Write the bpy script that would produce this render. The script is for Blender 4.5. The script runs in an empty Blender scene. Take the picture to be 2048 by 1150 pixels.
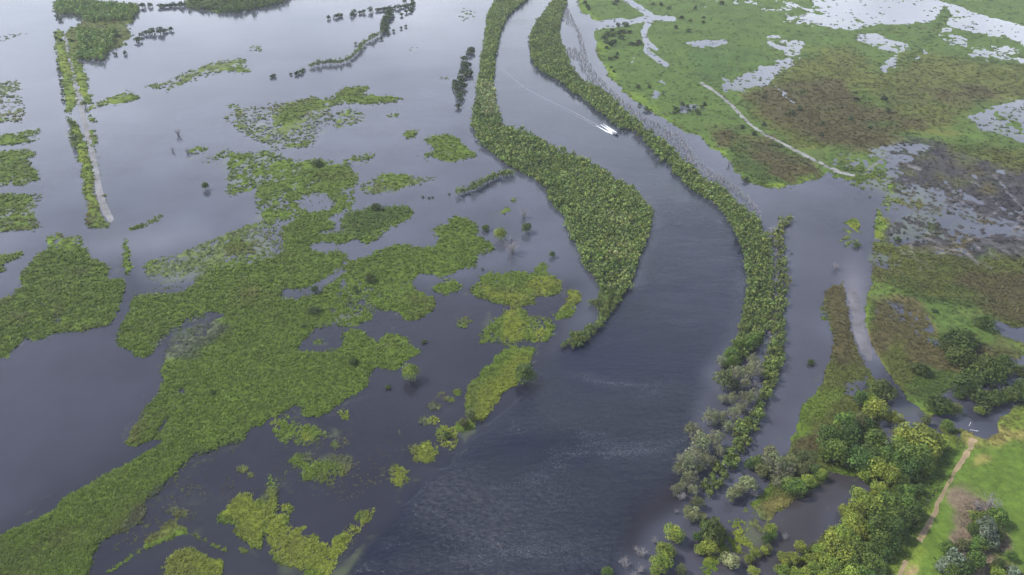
import bpy, math, random
import numpy as np
R_ = math.radians
scene = bpy.context.scene
C = scene.collection

# ------------------------------------------------------------------ camera, sky, sun, exposure
CAM_H, PITCH, FPX = 150.0, R_(33.0), 1462.0
cam_d = bpy.data.cameras.new('camera')
cam_d.sensor_width = 36.0
cam_d.lens = 36.0 * FPX / 2048.0
cam_d.clip_start, cam_d.clip_end = 1.0, 30000.0
cam = bpy.data.objects.new('camera', cam_d)
C.objects.link(cam)
cam.location = (0, 0, CAM_H)
cam.rotation_euler = (math.pi / 2 - PITCH, 0, 0)
scene.camera = cam

SUN_DIR = np.array((-0.72, 0.20, 0.80)); SUN_DIR /= np.linalg.norm(SUN_DIR)
SUN_EL = math.asin(SUN_DIR[2])
SUN_AZ = math.atan2(SUN_DIR[0], SUN_DIR[1])
SKY_STRENGTH, CLOUD_STRENGTH, SUN_STRENGTH = 0.06, 1.25, 3.1

world = bpy.data.worlds.new('World'); scene.world = world
world.use_nodes = True
wt = world.node_tree; wt.nodes.clear()
def wn(t, **k):
    n = wt.nodes.new(t)
    for a, b in k.items(): setattr(n, a, b)
    return n
wl = wt.links.new
sky = wn('ShaderNodeTexSky'); sky.sky_type = 'NISHITA'; sky.sun_disc = False
sky.sun_elevation = SUN_EL; sky.sun_rotation = SUN_AZ
sky.air_density = 1.0; sky.dust_density = 1.0; sky.ozone_density = 1.5
bg1 = wn('ShaderNodeBackground'); bg1.inputs['Strength'].default_value = SKY_STRENGTH
wl(sky.outputs[0], bg1.inputs[0])
tc = wn('ShaderNodeTexCoord'); sx = wn('ShaderNodeSeparateXYZ'); wl(tc.outputs['Generated'], sx.inputs[0])
zz = wn('ShaderNodeMath', operation='MAXIMUM'); wl(sx.outputs['Z'], zz.inputs[0]); zz.inputs[1].default_value = 0.0
za = wn('ShaderNodeMath', operation='ADD'); wl(zz.outputs[0], za.inputs[0]); za.inputs[1].default_value = 0.22
dv = wn('ShaderNodeVectorMath', operation='DIVIDE'); wl(tc.outputs['Generated'], dv.inputs[0])
cb = wn('ShaderNodeCombineXYZ')
for i in range(3): wl(za.outputs[0], cb.inputs[i])
wl(cb.outputs[0], dv.inputs[1])
cn = wn('ShaderNodeTexNoise'); cn.inputs['Scale'].default_value = 1.7; cn.inputs['Detail'].default_value = 6.0
cn.inputs['Roughness'].default_value = 0.55; cn.inputs['Distortion'].default_value = 0.4
wl(dv.outputs[0], cn.inputs['Vector'])
cr = wn('ShaderNodeMapRange'); cr.inputs['From Min'].default_value = 0.36; cr.inputs['From Max'].default_value = 0.62
cr.inputs['To Min'].default_value = 0.30; cr.inputs['To Max'].default_value = 1.0
wl(cn.outputs['Fac'], cr.inputs['Value'])
bg2 = wn('ShaderNodeBackground'); bg2.inputs['Color'].default_value = (0.84, 0.90, 1.0, 1)
ce = wn('ShaderNodeMapRange')          # a thin overcast is whiter and brighter low down
ce.inputs['From Min'].default_value = 0.32; ce.inputs['From Max'].default_value = 0.85
ce.inputs['To Min'].default_value = CLOUD_STRENGTH; ce.inputs['To Max'].default_value = CLOUD_STRENGTH * 0.25
wl(zz.outputs[0], ce.inputs['Value']); wl(ce.outputs[0], bg2.inputs['Strength'])
cc = wn('ShaderNodeMix', data_type='RGBA'); cf = wn('ShaderNodeMapRange')
cf.inputs['From Min'].default_value = 0.10; cf.inputs['From Max'].default_value = 0.8
wl(zz.outputs[0], cf.inputs['Value']); wl(cf.outputs[0], cc.inputs[0])
cc.inputs[6].default_value = (0.87, 0.92, 1.0, 1); cc.inputs[7].default_value = (0.58, 0.69, 1.0, 1)
wl(cc.outputs[2], bg2.inputs['Color'])
mx = wn('ShaderNodeMixShader'); wl(cr.outputs[0], mx.inputs[0]); wl(bg1.outputs[0], mx.inputs[1]); wl(bg2.outputs[0], mx.inputs[2])
wo = wn('ShaderNodeOutputWorld'); wl(mx.outputs[0], wo.inputs['Surface'])

sun_d = bpy.data.lights.new('sun', 'SUN'); sun_d.energy = SUN_STRENGTH; sun_d.angle = R_(5); sun_d.color = (1.0, 0.95, 0.86)
sun = bpy.data.objects.new('sun', sun_d); C.objects.link(sun)
from mathutils import Vector
sun.rotation_euler = Vector(tuple(-SUN_DIR)).to_track_quat('-Z', 'Y').to_euler()

scene.view_settings.view_transform = 'Standard'
scene.view_settings.look = 'None'
scene.view_settings.exposure = 1.1
scene.view_settings.gamma = 1.0
scene.view_settings.use_curve_mapping = False
scene.cycles.use_denoising = True
scene.cycles.max_bounces = 6
scene.cycles.transparent_max_bounces = 6
scene.cycles.volume_bounces = 0

HAZE_DENSITY = 0.00011
import random
# ------------------------------------------------------------------ survey of the flood plain
# Outlines are written as seen from the camera and dropped onto the ground plane once, here.
CP, SP = math.cos(PITCH), math.sin(PITCH)
def ground(x, y, z=0.0):
    u = (np.asarray(x, float) - 1024.0) / FPX; v = (575.0 - np.asarray(y, float)) / FPX
    t = (CAM_H - z) / (SP - v * CP)
    return t * u, t * (CP + v * SP), t
def survey(X, Y, Z=0.0):
    d = Y * CP + (CAM_H - Z) * SP
    v = (Y * SP - (CAM_H - Z) * CP) / d
    return 1024.0 + FPX * X / d, 575.0 - FPX * v

X0, Y0, X1, Y1 = -320, -160, 2370, 1310
MW, MH = X1 - X0, Y1 - Y0

def fill(pts, closed=True):
    """Even-odd fill: yields (row slice index, xa, xb) spans in raster coordinates."""
    p = np.array(pts, float); p[:, 0] -= X0; p[:, 1] -= Y0
    q = np.roll(p, -1, axis=0)
    ya, yb = int(max(0, math.floor(p[:, 1].min()))), int(min(MH - 1, math.ceil(p[:, 1].max())))
    for r in range(ya, yb + 1):
        yc = r + 0.5
        m = (p[:, 1] <= yc) != (q[:, 1] <= yc)
        if not m.any(): continue
        a, b = p[m], q[m]
        xs = np.sort(a[:, 0] + (yc - a[:, 1]) / (b[:, 1] - a[:, 1]) * (b[:, 0] - a[:, 0]))
        for i in range(0, len(xs) - 1, 2):
            s, e = int(max(0, round(xs[i]))), int(min(MW, round(xs[i + 1])))
            if e > s: yield r, s, e

def pts_of(s):
    return [tuple(float(c) for c in t.split(',')) for t in s.split()]

def band(s, w):
    """Polyline 'x,y[,w] ...' to an outline of width w (or per point)."""
    p = [tuple(float(c) for c in t.split(',')) for t in s.split()]
    L, Rr = [], []
    for i, a in enumerate(p):
        b0, b1 = p[max(0, i - 1)], p[min(len(p) - 1, i + 1)]
        dx, dy = b1[0] - b0[0], b1[1] - b0[1]; n = math.hypot(dx, dy) or 1
        ww = (a[2] if len(a) > 2 else w) / 2
        L.append((a[0] - dy / n * ww, a[1] + dx / n * ww)); Rr.append((a[0] + dy / n * ww, a[1] - dx / n * ww))
    return L + Rr[::-1]

def ell(cx, cy, rx, ry, n=20):
    return [(cx + rx * math.cos(2 * math.pi * i / n), cy + ry * math.sin(2 * math.pi * i / n)) for i in range(n)]

def blur(a, k):
    """Box blur (twice) with radius k."""
    for _ in range(2):
        for ax in (0, 1):
            pad = [(0, 0)] * a.ndim; pad[ax] = (k + 1, k)
            c = np.cumsum(np.pad(a, pad, mode='edge'), axis=ax, dtype=np.float64)
            n = a.shape[ax]
            hi = np.take(c, np.arange(2 * k + 1, 2 * k + 1 + n), axis=ax); lo = np.take(c, np.arange(0, n), axis=ax)
            a = ((hi - lo) / (2 * k + 1)).astype(np.float32)
    return a

def samp(a, x, y):
    fx = np.clip(np.asarray(x) - X0 - 0.5, 0, MW - 1.001); fy = np.clip(np.asarray(y) - Y0 - 0.5, 0, MH - 1.001)
    ix, iy = fx.astype(int), fy.astype(int); tx, ty = fx - ix, fy - iy
    if a.ndim == 3: tx, ty = tx[..., None], ty[..., None]
    return (a[iy, ix] * (1 - tx) + a[iy, ix + 1] * tx) * (1 - ty) + (a[iy + 1, ix] * (1 - tx) + a[iy + 1, ix + 1] * tx) * ty

PAL = dict(  # base colours of what grows or lies there
    marsh=(.094, .146, .017), bright=(.160, .195, .022), lush=(.068, .110, .019), pale=(.105, .135, .045),
    meadow=(.056, .092, .018), field=(.044, .080, .017), olive=(.086, .102, .021), brown=(.076, .066, .025),
    peat=(.034, .032, .036), lawn=(.072, .118, .017), verge=(.108, .150, .021), dark=(.045, .062, .020),
    dirt=(.26, .19, .10), mulch=(.13, .10, .07), gravel=(.26, .26, .255), straw=(.17, .155, .045), wet=(.070, .085, .050), trodden=(.15, .142, .15))
LAND = np.zeros((MH, MW), np.float32)
COLR = np.zeros((MH, MW, 3), np.float32); COLR[:] = PAL['marsh']
TUFT = np.full((MH, MW), 0.8, np.float32)
FLAT = np.zeros((MH, MW), np.float32); TROD = np.zeros((MH, MW), np.float32)
def put(pts, dens, col=None, tuft=None, flat=None):
    if isinstance(pts, str): pts = pts_of(pts)
    for r, s, e in fill(pts):
        LAND[r, s:e] = dens
        if col: COLR[r, s:e] = PAL[col]
        if tuft is not None: TUFT[r, s:e] = tuft
        if flat is not None: FLAT[r, s:e] = flat
def hue(pts, col, tuft=None):
    if isinstance(pts, str): pts = pts_of(pts)
    for r, s, e in fill(pts):
        COLR[r, s:e] = PAL[col]
        if tuft is not None: TUFT[r, s:e] = tuft

def trod(pts, k=1.0):
    for r, s, e in fill(pts): TROD[r, s:e] = k
# ---- left flood plain: marsh mats
put('-320,160 40,160 48,200 50,245 -320,250', .42, 'pale', .4)
put('-320,68 15,72 60,62 58,70 20,80 -320,86', .38, 'pale', .4)
put('-320,262 22,268 70,256 78,262 72,270 40,278 80,276 70,284 30,290 -320,300', .55, 'marsh', .5)
put('-320,300 70,300 72,310 55,318 80,345 80,358 50,368 -320,372', .78, 'marsh', .7)
put('-320,385 80,386 82,400 65,430 80,455 60,465 15,466 -320,470', .55, 'marsh', .6)
put('-320,385 60,388 50,404 -320,410', .9, 'marsh', .8)
put('85,482 110,470 160,478 165,490 140,500 95,500', .45, 'marsh', .4)
put('-320,503 20,508 57,503 50,512 25,520 10,530 14,545 -320,575', .75, 'marsh')
put('-320,610 0,606 43,575 37,547 67,523 90,503 134,500 160,493 175,497 177,517 200,520 227,527 212,545 214,563 250,557 247,590 234,620 210,650 167,659 117,669 73,682 50,679 25,700 0,715 -320,880', 1, 'marsh', 1)
put(ell(92, 612, 22, 7), .42); put(ell(116, 640, 18, 12), .45); put(ell(195, 610, 10, 9), .5)
# mid fields
put('287,530 310,520 360,505 400,485 470,460 520,445 560,452 566,500 520,520 440,533 400,550 330,575 300,570', .46, 'pale', .5)
put(ell(480, 495, 32, 15), .9, 'marsh', .9)
put('455,310 540,300 590,320 640,315 690,330 720,350 705,385 705,420 640,440 600,432 530,452 505,410 515,380 450,392', .52, 'marsh', .6)
put('600,345 690,330 718,352 700,385 670,375 640,372 610,370', .74, 'marsh', .8)
put(ell(547, 386, 37, 22), .8, 'marsh', .8); put(ell(547, 386, 25, 13), .5, 'lush', .5); put(ell(547, 386, 15, 7), .75, 'lush')
put(ell(637, 403, 58, 33), .86, 'marsh', .8); put(ell(634, 405, 36, 20), .12)
put('683,443 703,426 743,413 810,411 828,420 823,433 793,450 770,460 756,480 733,488 716,477 683,483 660,478 690,462', 1, 'lush', .9)
put('545,247 560,225 555,215 600,205 650,205 600,225 590,245', .8, 'marsh', .7)
put('440,237 480,215 560,205 650,195 664,230 630,292 560,300 490,275 468,247', .42, 'pale', .4)
put('650,245 690,215 735,225 730,245 680,258', .42, 'pale', .4)
put('675,185 690,175 738,174 742,182 712,190 802,193 802,203 740,210 690,205 650,213 612,226 590,246 548,248 562,222 556,212 600,205 622,194 650,200', .86, 'marsh', .7)
put('450,212 465,207 484,210 470,218', .6, 'marsh', .5)
put('568,287 617,281 622,291 585,299', .75, 'marsh', .6)
put('808,262 835,259 838,270 815,275', .6, 'marsh', .5)
put('826,312 870,300 850,286 845,275 890,266 915,275 930,295 952,312 930,323 890,327 866,313', .72, 'marsh', .7)
put('700,372 740,365 760,348 800,350 882,350 860,365 800,380 740,392', .50, 'pale', .5)
put('755,352 800,347 815,362 790,378 760,372', .74, 'marsh', .6)
put('683,322 700,312 757,306 732,325 690,332', .62, 'marsh', .6)
put(ell(785, 231, 16, 5), .6, 'marsh', .4)
put('287,170 334,163 374,143 434,123 484,114 496,120 468,140 417,151 367,165 334,186 317,176', .60, 'pale', .4)
put('468,137 480,132 508,139 495,146 470,145', .85, 'marsh', .5)
put('497,95 525,90 522,103 500,103', .5, 'pale', .3)
put('440,113 458,109 458,114 442,116', .6, 'pale', .3)
put('200,207 217,193 257,180 278,197 234,210', .8, 'marsh', .5); put('200,204 217,192 257,180 268,190 240,194', .5, 'pale', .2)
put('365,305 390,294 418,294 410,305 380,313', .7, 'marsh', .5); put('395,322 440,303 470,302 460,312 415,326', .55, 'marsh', .5)
put('912,47 928,15 950,20 946,36 920,48', .48, 'pale', .4)
put('812,100 850,80 856,83 822,104', .4, 'pale', .3)
put('860,152 905,150 900,158 865,160', .45, 'pale', .3)
put('985,428 1000,420 1026,416 1024,425 1000,435', .68, 'marsh', .5)
put(ell(1030, 399, 8, 4), .5, 'marsh', .4)
# levee with its two verges
put('113,60 123,58 128,85 134,110 141,150 150,190 150,222 134,222 129,180 121,140 115,100', 1.3, 'bright', .5)
put('135,60 145,58 152,90 155,120 168,145 174,175 184,203 172,205 160,180 150,150 141,110', 1.3, 'marsh', .5)
put('170,222 195,212 236,206 200,204 180,206', .9, 'bright', .4)
put('143,240 150,244 158,262 166,282 175,310 184,350 187,383 195,412 216,446 221,456 175,457 178,416 170,383 161,330 153,296 145,262', 1.3, 'bright', .5)
put('190,418 216,446 221,456 196,456', .98, 'dark', .6)
put('176,228 186,230 188,246 176,246', .9, 'marsh', .4); put('179,262 190,262 191,290 182,296', .9, 'bright', .4)
put('184,298 192,300 206,372 214,408 205,400 196,360', .52, 'bright', .4)
put('260,456 300,442 328,432 330,436 300,449 264,463', .95, 'marsh', .6)
put('247,480 251,478 260,510 262,545 254,552 250,520', .9, 'marsh', .5)
# main marsh field
put('284,587 300,590 327,593 351,588 371,590 401,560 411,550 444,535 518,523 568,503 564,466 564,453 600,438 618,433 668,446 665,456 628,466 650,470 683,463 684,503 693,508 696,523 683,535 650,555 683,560 683,520 740,517 750,503 790,490 823,497 867,500 877,483 867,460 897,450 897,433 917,430 950,446 957,470 994,493 990,503 950,513 947,533 913,543 880,553 850,543 830,547 827,570 850,597 870,600 870,613 853,630 823,638 803,630 803,617 750,617 743,633 716,647 690,657 683,660 726,660 746,680 793,663 816,677 826,700 847,703 816,713 793,733 750,730 743,750 733,767 696,783 683,792 651,823 611,826 594,796 560,820 524,849 488,863 484,880 444,890 411,913 394,906 371,930 367,943 341,960 337,980 301,996 291,1037 240,1063 194,1090 187,1127 180,1150 150,1310 -320,1310 -320,1250 0,1077 30,1060 77,1043 107,1027 127,1000 197,960 234,940 284,910 334,883 311,876 284,885 257,891 254,880 267,853 287,813 311,786 327,766 324,747 334,727 331,700 304,707 287,714 257,707 234,694 227,677 254,630 274,590', 1, 'marsh', 1)
put('304,706 311,687 331,670 334,660 361,657 367,643 417,630 444,628 447,650 401,680 381,694 371,717 334,730 331,705', .22, 'wet', .4)
put('335,700 345,675 380,660 420,645 440,640 440,655 400,678 378,694 366,716 338,722', .52, 'wet', .5)
put('335,720 360,710 372,716 345,745', .8, 'marsh')
put('588,697 594,685 612,670 625,658 683,646 692,660 690,688 660,697 612,703', .05)
put('625,676 640,672 642,683 628,686', .7, 'marsh', .6)
put('557,592 568,578 620,572 650,555 690,533 692,545 660,572 636,590 600,602 562,600', .10)
put('615,487 640,481 690,482 690,500 640,500 618,497', .12)
put('290,565 300,550 345,555 404,545 402,560 375,575 355,590 327,593 300,590', .16)
put('600,800 617,796 618,826 560,845 548,835', .28)
put('683,560 740,540 830,548 828,572 800,590 760,612 735,640 690,655 640,640 660,610', .60, 'marsh', .8)
put('345,795 360,775 375,778 366,790', .1); put('312,878 334,850 345,838 340,830 320,855', .1)
put(ell(360, 780, 12, 6), .1)
put('683,665 746,682 793,665 816,680 826,700 795,732 745,735 700,700', .78, 'marsh', .9)
put('540,846 580,832 600,838 655,860 650,875 610,888 555,885', .42, 'marsh', .6)
put(ell(569, 843, 14, 10), .85, 'bright', .8); put(ell(617, 868, 18, 12), .78, 'bright', .8)
# mats beside the river
put('934,583 950,570 960,550 1000,546 1034,542 1067,549 1074,530 1084,522 1097,533 1094,550 1117,557 1131,570 1117,587 1097,597 1070,595 1070,613 1037,614 1017,607 977,603 950,595', .80, 'marsh', .8)
put('1070,560 1117,557 1131,570 1117,587 1097,597 1070,595', .95, 'bright', .9)
put('936,585 955,575 1010,590 1060,600 1070,613 1037,614 977,603', .95, 'bright', .9)
put('1131,583 1157,583 1159,600 1144,625 1117,641 1098,632 1131,613', .70, 'bright', .8)
put('1014,617 1037,612 1050,630 1094,632 1111,660 1094,687 1067,690 1044,684 1017,692 984,688 963,677 970,660 965,645 1000,637', .62, 'marsh', .8)
put('1010,620 1040,620 1060,660 1040,684 1000,680 1010,650', .86, 'bright', .8); put('1070,650 1105,650 1105,672 1075,672', .85, 'bright', .8)
put(ell(978, 685, 14, 7), .8, 'bright', .7)
put('1017,697 1037,693 1070,700 1067,722 1050,742 1042,770 1004,798 960,842 923,822 930,793 943,766 960,747 984,730 994,710', 1, 'bright', .9)
put('870,570 897,559 923,566 924,580 890,594 868,583', .85, 'marsh', .8)
put(ell(928, 643, 14, 13), .5, 'olive', .6)
for cx, cy, rx, ry, d in ((913, 785, 9, 6, .9), (897, 801, 8, 6, .9), (883, 791, 6, 5, .85), (870, 818, 13, 7, .95), (857, 846, 20, 10, .8), (893, 872, 24, 20, .72), (925, 850, 24, 13, .6), (847, 910, 27, 15, .72), (860, 902, 16, 14, .9), (797, 958, 21, 22, .72), (726, 1034, 20, 9, .62), (700, 1066, 10, 14, .8), (685, 1082, 14, 16, .8), (684, 826, 12, 10, .8), (690, 775, 20, 10, .7), (480, 938, 9, 6, .85), (494, 953, 6, 5, .8), (668, 884, 9, 6, .7), (578, 1013, 12, 10, .75), (545, 960, 12, 12, .6)):
    put(ell(cx, cy, rx, ry), d, 'bright' if d > .7 else 'marsh', .8)
put('575,922 590,908 618,905 624,920 651,918 683,908 703,926 698,946 665,968 608,956 614,933 590,928', .84, 'marsh', .9)
put('431,1033 445,1012 468,993 500,996 508,1006 534,993 541,970 556,978 556,1012 534,1033 531,1062 528,1090 494,1083 461,1067 466,1047 440,1042', .98, 'bright', .9)
put('538,1030 578,1025 580,1043 602,1052 630,1058 600,1075 645,1070 670,1098 655,1130 621,1155 594,1135 551,1117 540,1077', .66, 'bright', .8)
put('600,1165 640,1120 690,1078 742,1022 750,1026 710,1080 660,1150 640,1180', .50, 'bright', .7)
put('320,1150 334,1127 367,1103 401,1123 444,1133 450,1160 470,1310 300,1310', .80, 'bright', .9)
put('347,1041 360,1040 380,1060 367,1073 317,1095 284,1106 290,1087 321,1067', .86, 'olive', .45)
put('334,1010 360,1004 387,1012 380,1022 345,1022', .62, 'olive', .6)
put('380,1062 420,1085 460,1110 462,1116 420,1095 376,1068', .62, 'olive', .5)
put('284,1100 220,1155 214,1152 276,1100', .6, 'olive', .4)
put(ell(487, 1103, 10, 6), .75, 'olive', .6)
# thin growth standing in open water
for s in ('380,915 470,880 560,890 590,930 560,990 440,1000 350,990 345,965', '560,880 690,850 780,870 790,960 700,1010 600,990', '850,760 900,800 860,870 800,930 760,900 800,800', '300,1000 340,985 420,1020 380,1040 320,1060 270,1090 220,1110'):
    put_pts = pts_of(s)
    for r, a, b in fill(put_pts):
        seg = LAND[r, a:b]; seg[seg < .2] = .20
        COLR[r, a:b] = np.where((seg < .25)[:, None], PAL['wet'], COLR[r, a:b])
# top left wood floor
put('115,-10 111,11 110,23 123,27 159,27 168,38 165,44 140,55 145,78 153,88 153,118 190,119 209,121 215,110 223,95 250,91 248,81 264,80 265,69 256,56 239,45 262,47 264,34 278,20 278,9 215,5 178,1 160,-20', .95, 'olive', .6)
put('371,-8 374,17 428,19 434,24 474,24 521,16 568,3 600,-20 380,-30', .9, 'dark', .5)
put('-320,-160 900,-160 860,-60 600,-40 300,-45 -320,-60', .35, 'pale', .3)

# ---- right bank: meadow, wet ground, tracks
put('1154,-160 1154,0 1165,25 1184,33 1187,57 1191,87 1204,124 1217,150 1244,180 1277,207 1318,234 1366,260 1398,271 1422,295 1448,311 1469,337 1495,364 1532,374 1572,374 1646,356 1660,340 1700,330 1770,345 1770,380 1760,420 1756,460 1739,493 1742,570 1730,600 1728,650 1742,710 1775,762 1800,790 1853,833 1990,815 2060,800 2370,800 2370,-160', 1, 'meadow', .14)
hue('1380,135 1365,100 1480,98 1540,110 1530,140 1420,165 1400,150', 'field', .1)
hue('1560,120 1700,90 1780,140 1800,110 1900,110 2048,130 2370,140 2370,240 2000,190 1860,265 1760,280 1600,300 1500,240 1480,200', 'olive', .45)
hue('1490,190 1570,160 1650,150 1700,180 1690,200 1790,230 1850,240 1770,275 1780,290 1700,300 1640,292 1550,250 1500,215', 'brown', .6)
hue('1420,265 1470,255 1480,275 1530,280 1600,310 1646,350 1570,372 1520,330 1440,295', 'brown', .55)
hue('1470,290 1500,285 1520,320 1560,365 1520,372 1480,345 1465,325', 'meadow', .6)
hue('1690,185 1780,195 1790,212 1700,212', 'lush', .5)
hue('1860,185 1960,170 2010,190 1950,205 1870,200', 'brown', .55)
hue('1780,275 2048,310 2370,330 2370,520 2048,512 1930,520 1870,510 1790,505 1770,480 1760,420 1775,350', 'peat', .3)
hue('1860,280 2048,300 2370,320 2370,370 2048,340 1940,310', 'olive', .6)
hue('1745,490 1870,505 1960,520 2048,505 2370,510 2370,700 2048,690 1960,620 1830,600 1740,560', 'olive', .8)
hue('1900,560 2048,545 2370,550 2370,640 2048,640 1950,620', 'brown', .7)
hue('1745,562 1780,572 1815,597 1780,595 1745,582', 'lush', .3)
hue('1735,600 1815,602 1850,640 1880,690 1960,690 2048,700 2048,740 1900,745 1850,800 1800,790 1742,710', 'brown', .55)
hue('1790,690 1850,760 1890,780 1840,800 1800,780 1770,740', 'olive', .8)
hue('1850,740 1905,745 1885,790 1830,790', 'lush', .8)
# wet patches and pools on the meadow
for s, d in (('1560,45 1620,-5 1700,-30 1880,-20 1870,20 1850,45 1800,50 1750,52 1700,60 1640,55', .40), ('1625,0 1720,-20 1870,-10 1880,18 1860,48 1780,44 1720,36 1660,40', .27),
             ('1370,84 1400,80 1452,78 1458,86 1430,95 1375,92', .12), ('1535,70 1600,80 1615,90 1600,110 1610,118 1570,140 1530,175 1490,180 1480,150 1520,130 1570,120 1570,105 1530,90', .47),
             ('1450,165 1480,150 1530,135 1560,130 1540,165 1500,185 1460,175', .30), ('1440,150 1500,180 1500,195 1440,170', .42),
             ('1690,75 1740,65 1830,90 1820,110 1770,140 1760,130 1790,110 1740,90', .42), ('1745,150 1780,100 1860,95 1850,110 1800,135 1770,148', .38),
             ('1845,0 1900,5 1960,30 2060,55 2370,90 2370,150 2060,95 1990,75 1900,55 1870,30', .35), ('1850,40 1900,60 1960,90 2050,95 2370,140 2370,170 2050,130 1950,120 1880,80', .50),
             ('1970,215 2048,195 2370,190 2370,290 2048,285 2000,270 1960,262 1940,240 1900,245 1950,225', .40), ('1640,-10 1560,-30 1400,0 1420,20 1540,25 1600,40', .66),
             ('1660,340 1650,330 1680,305 1740,292 1790,285 1870,290 1860,310 1800,330 1790,360 1770,395 1700,370', .50), ('1345,210 1390,202 1420,210 1415,235 1360,235', .48),
             ('1300,180 1318,175 1316,200 1304,200', .25), ('1250,118 1280,112 1285,125 1255,128', .55), ('1290,160 1345,158 1345,170 1300,172', .55), ('1385,160 1420,165 1480,185 1420,190', .5),
             ('1735,598 1800,598 1848,628 1872,670 1876,700 1850,680 1800,640 1740,620', .52), ('1740,498 1790,505 1830,530 1840,548 1770,545 1742,535', .60), ('1742,548 1775,552 1770,560 1745,562', .4),
             ('1765,380 1850,360 1990,400 2060,430 2370,480 2370,500 2040,478 1900,470 1880,510 1840,480 1790,500 1762,450', .58)):
    put(s, d)
_pr = random.Random(4)
for _ in range(80):
    x, y = _pr.uniform(1775, 2200), _pr.uniform(345, 508); a = _pr.gauss(.28, .5); pl = [(x, y)]
    for _k in range(_pr.randint(4, 9)):
        a += _pr.gauss(0, .28); x += 13 * math.cos(a); y += 13 * math.sin(a) * .55; pl.append((x, y))
    (put(band(' '.join('%f,%f' % q for q in pl), _pr.uniform(2.0, 4.2)), _pr.uniform(.2, .36)) if _ % 3 == 0 else trod(band(' '.join('%f,%f' % q for q in pl), _pr.uniform(2.0, 4.5)), _pr.uniform(.4, 1)))
for _ in range(14):
    hue(ell(_pr.uniform(1775, 2200), _pr.uniform(340, 510), _pr.uniform(15, 50), _pr.uniform(4, 11)), _pr.choice(('olive', 'dark', 'wet', 'brown')), .5)
for s_, w_ in (('1780,418 1830,424 1890,440 1950,452 2000,462 2060,474 2200,492', 9), ('1850,398 1900,410 1960,430 2010,450 2060,462', 4), ('1870,495 1925,500 1945,512 1960,530', 6), ('1960,500 1935,482 1990,470', 5), ('1945,515 1970,530 1985,540', 3), ('1810,460 1850,475 1890,490', 3), ('1990,350 2020,390 2060,430', 4), ('2048,430 2020,455 2000,462', 4), ('1818,472 1830,510 1842,545', 3), ('1790,300 1815,330 1840,340', 5), ('1720,350 1760,320 1785,285', 6)):
    trod(band(s_, w_), .9)
for _ in range(330):
    zx, zy, zw, zh = ((1430, 125, 850, 190), (1770, 285, 450, 90), (1745, 490, 480, 210), (1640, 570, 120, 230))[_pr.choice((0, 0, 0, 1, 2, 2, 3))]
    x, y = zx + zw * _pr.random(), zy + zh * _pr.random()
    if x < 1490 and y < 190: continue
    r_ = _pr.uniform(8, 38); base = COLR[min(int(y) - Y0, MH - 1), min(int(x) - X0, MW - 1)].copy()
    tgt = np.array(PAL[_pr.choice(('brown', 'brown', 'olive', 'meadow', 'lush', 'dark'))]); mixed = base * .45 + tgt * .55
    for r, a, b in fill(ell(x, y, r_, r_ * _pr.uniform(.12, .28))): COLR[r, a:b] = mixed
put('1810,603 1800,600 1745,590 1740,560 1775,575 1815,598', .98, 'lush', .3)
for s, w, d in (('1780,420 1830,425 1890,440 1950,452 2000,460 2060,472 2200,490', 12, .20), ('1850,398 1900,410 1960,430 2010,450 2060,470', 6, .28), ('1870,495 1920,500 1945,515 1960,535', 8, .36), ('1960,500 1935,480 1990,465', 5, .34), ('1810,460 1850,475 1890,490', 5, .38), ('1990,350 2020,390 2060,430', 6, .38), ('2048,430 2020,455 2000,462', 6, .3)):
    put(band(s, w), d)
put('1955,715 1985,712 2370,720 2370,800 2045,800 2030,808 1990,840 1960,835 1930,830 1905,820 1890,800 1920,760 1940,745 1950,735', .22, 'dark', .4)
put('1965,745 2060,735 2370,730 2370,790 2060,765 2000,790 1975,790', .1)
put('1950,625 1990,640 2048,660 2370,740 2370,760 2060,690 2000,665 1955,640', .08)
# flooded tracks
for s, w in (('1100,15 1150,40 1200,48 1250,46 1300,35 1330,36 1352,38', 8), ('1180,55 1210,48 1250,44', 14), ('1240,-10 1262,5 1285,20 1305,34', 8), ('1305,36 1288,60 1290,80 1298,88 1290,100 1310,115 1335,132', 9), ('1300,88 1316,100', 6)):
    put(band(s, w - 2), .02, None, 0, -1)
for s, w in (('1335,132 1370,150 1410,165 1425,180', 5), ('1800,140 1830,108 1860,80 1900,50', 10)):
    put(band(s, w), .42)
put(band('1795,125 1830,105 1858,75 1885,40 1893,15', 17), .97, 'meadow', .4)
put(band('1840,-5 1900,12 1980,38 2060,58 2370,130', 9), .1)
# land left of the drowned road, spit and woods
put('1652,580 1686,563 1700,570 1706,597 1714,657 1728,704 1762,760 1772,790 1740,800 1760,830 1850,842 1900,850 1939,866 1916,910 1860,1010 1800,1160 1760,1310 1545,1310 1552,1150 1646,1093 1660,1066 1690,1056 1682,1022 1700,1002 1746,975 1712,948 1660,945 1652,966 1605,988 1595,1002 1552,1028 1545,1047 1510,1050 1479,1020 1515,996 1539,966 1509,946 1502,923 1579,903 1589,883 1605,846 1619,809 1636,773 1649,764 1649,737 1669,704 1662,670 1659,643 1637,640 1639,617', 1, 'olive', .8)
hue('1655,575 1700,565 1706,597 1714,657 1728,704 1745,735 1690,740 1670,700 1665,650 1650,620', 'brown', .6)
put('1630,610 1650,600 1655,640 1640,640', .5)
hue('1650,720 1720,720 1765,765 1740,790 1720,850 1610,850 1620,805', 'olive', .8)
hue('1625,790 1660,780 1700,790 1690,820 1640,860 1605,850 1612,820', 'verge', .8)
hue('1605,850 1650,850 1640,900 1580,905 1590,880', 'brown', .6)
hue('1500,920 1580,903 1640,900 1650,960 1600,985 1540,965', 'dark', .5)
hue('1479,1020 1540,985 1600,985 1595,1002 1552,1028 1545,1047 1500,1047', 'straw', .8)
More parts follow.
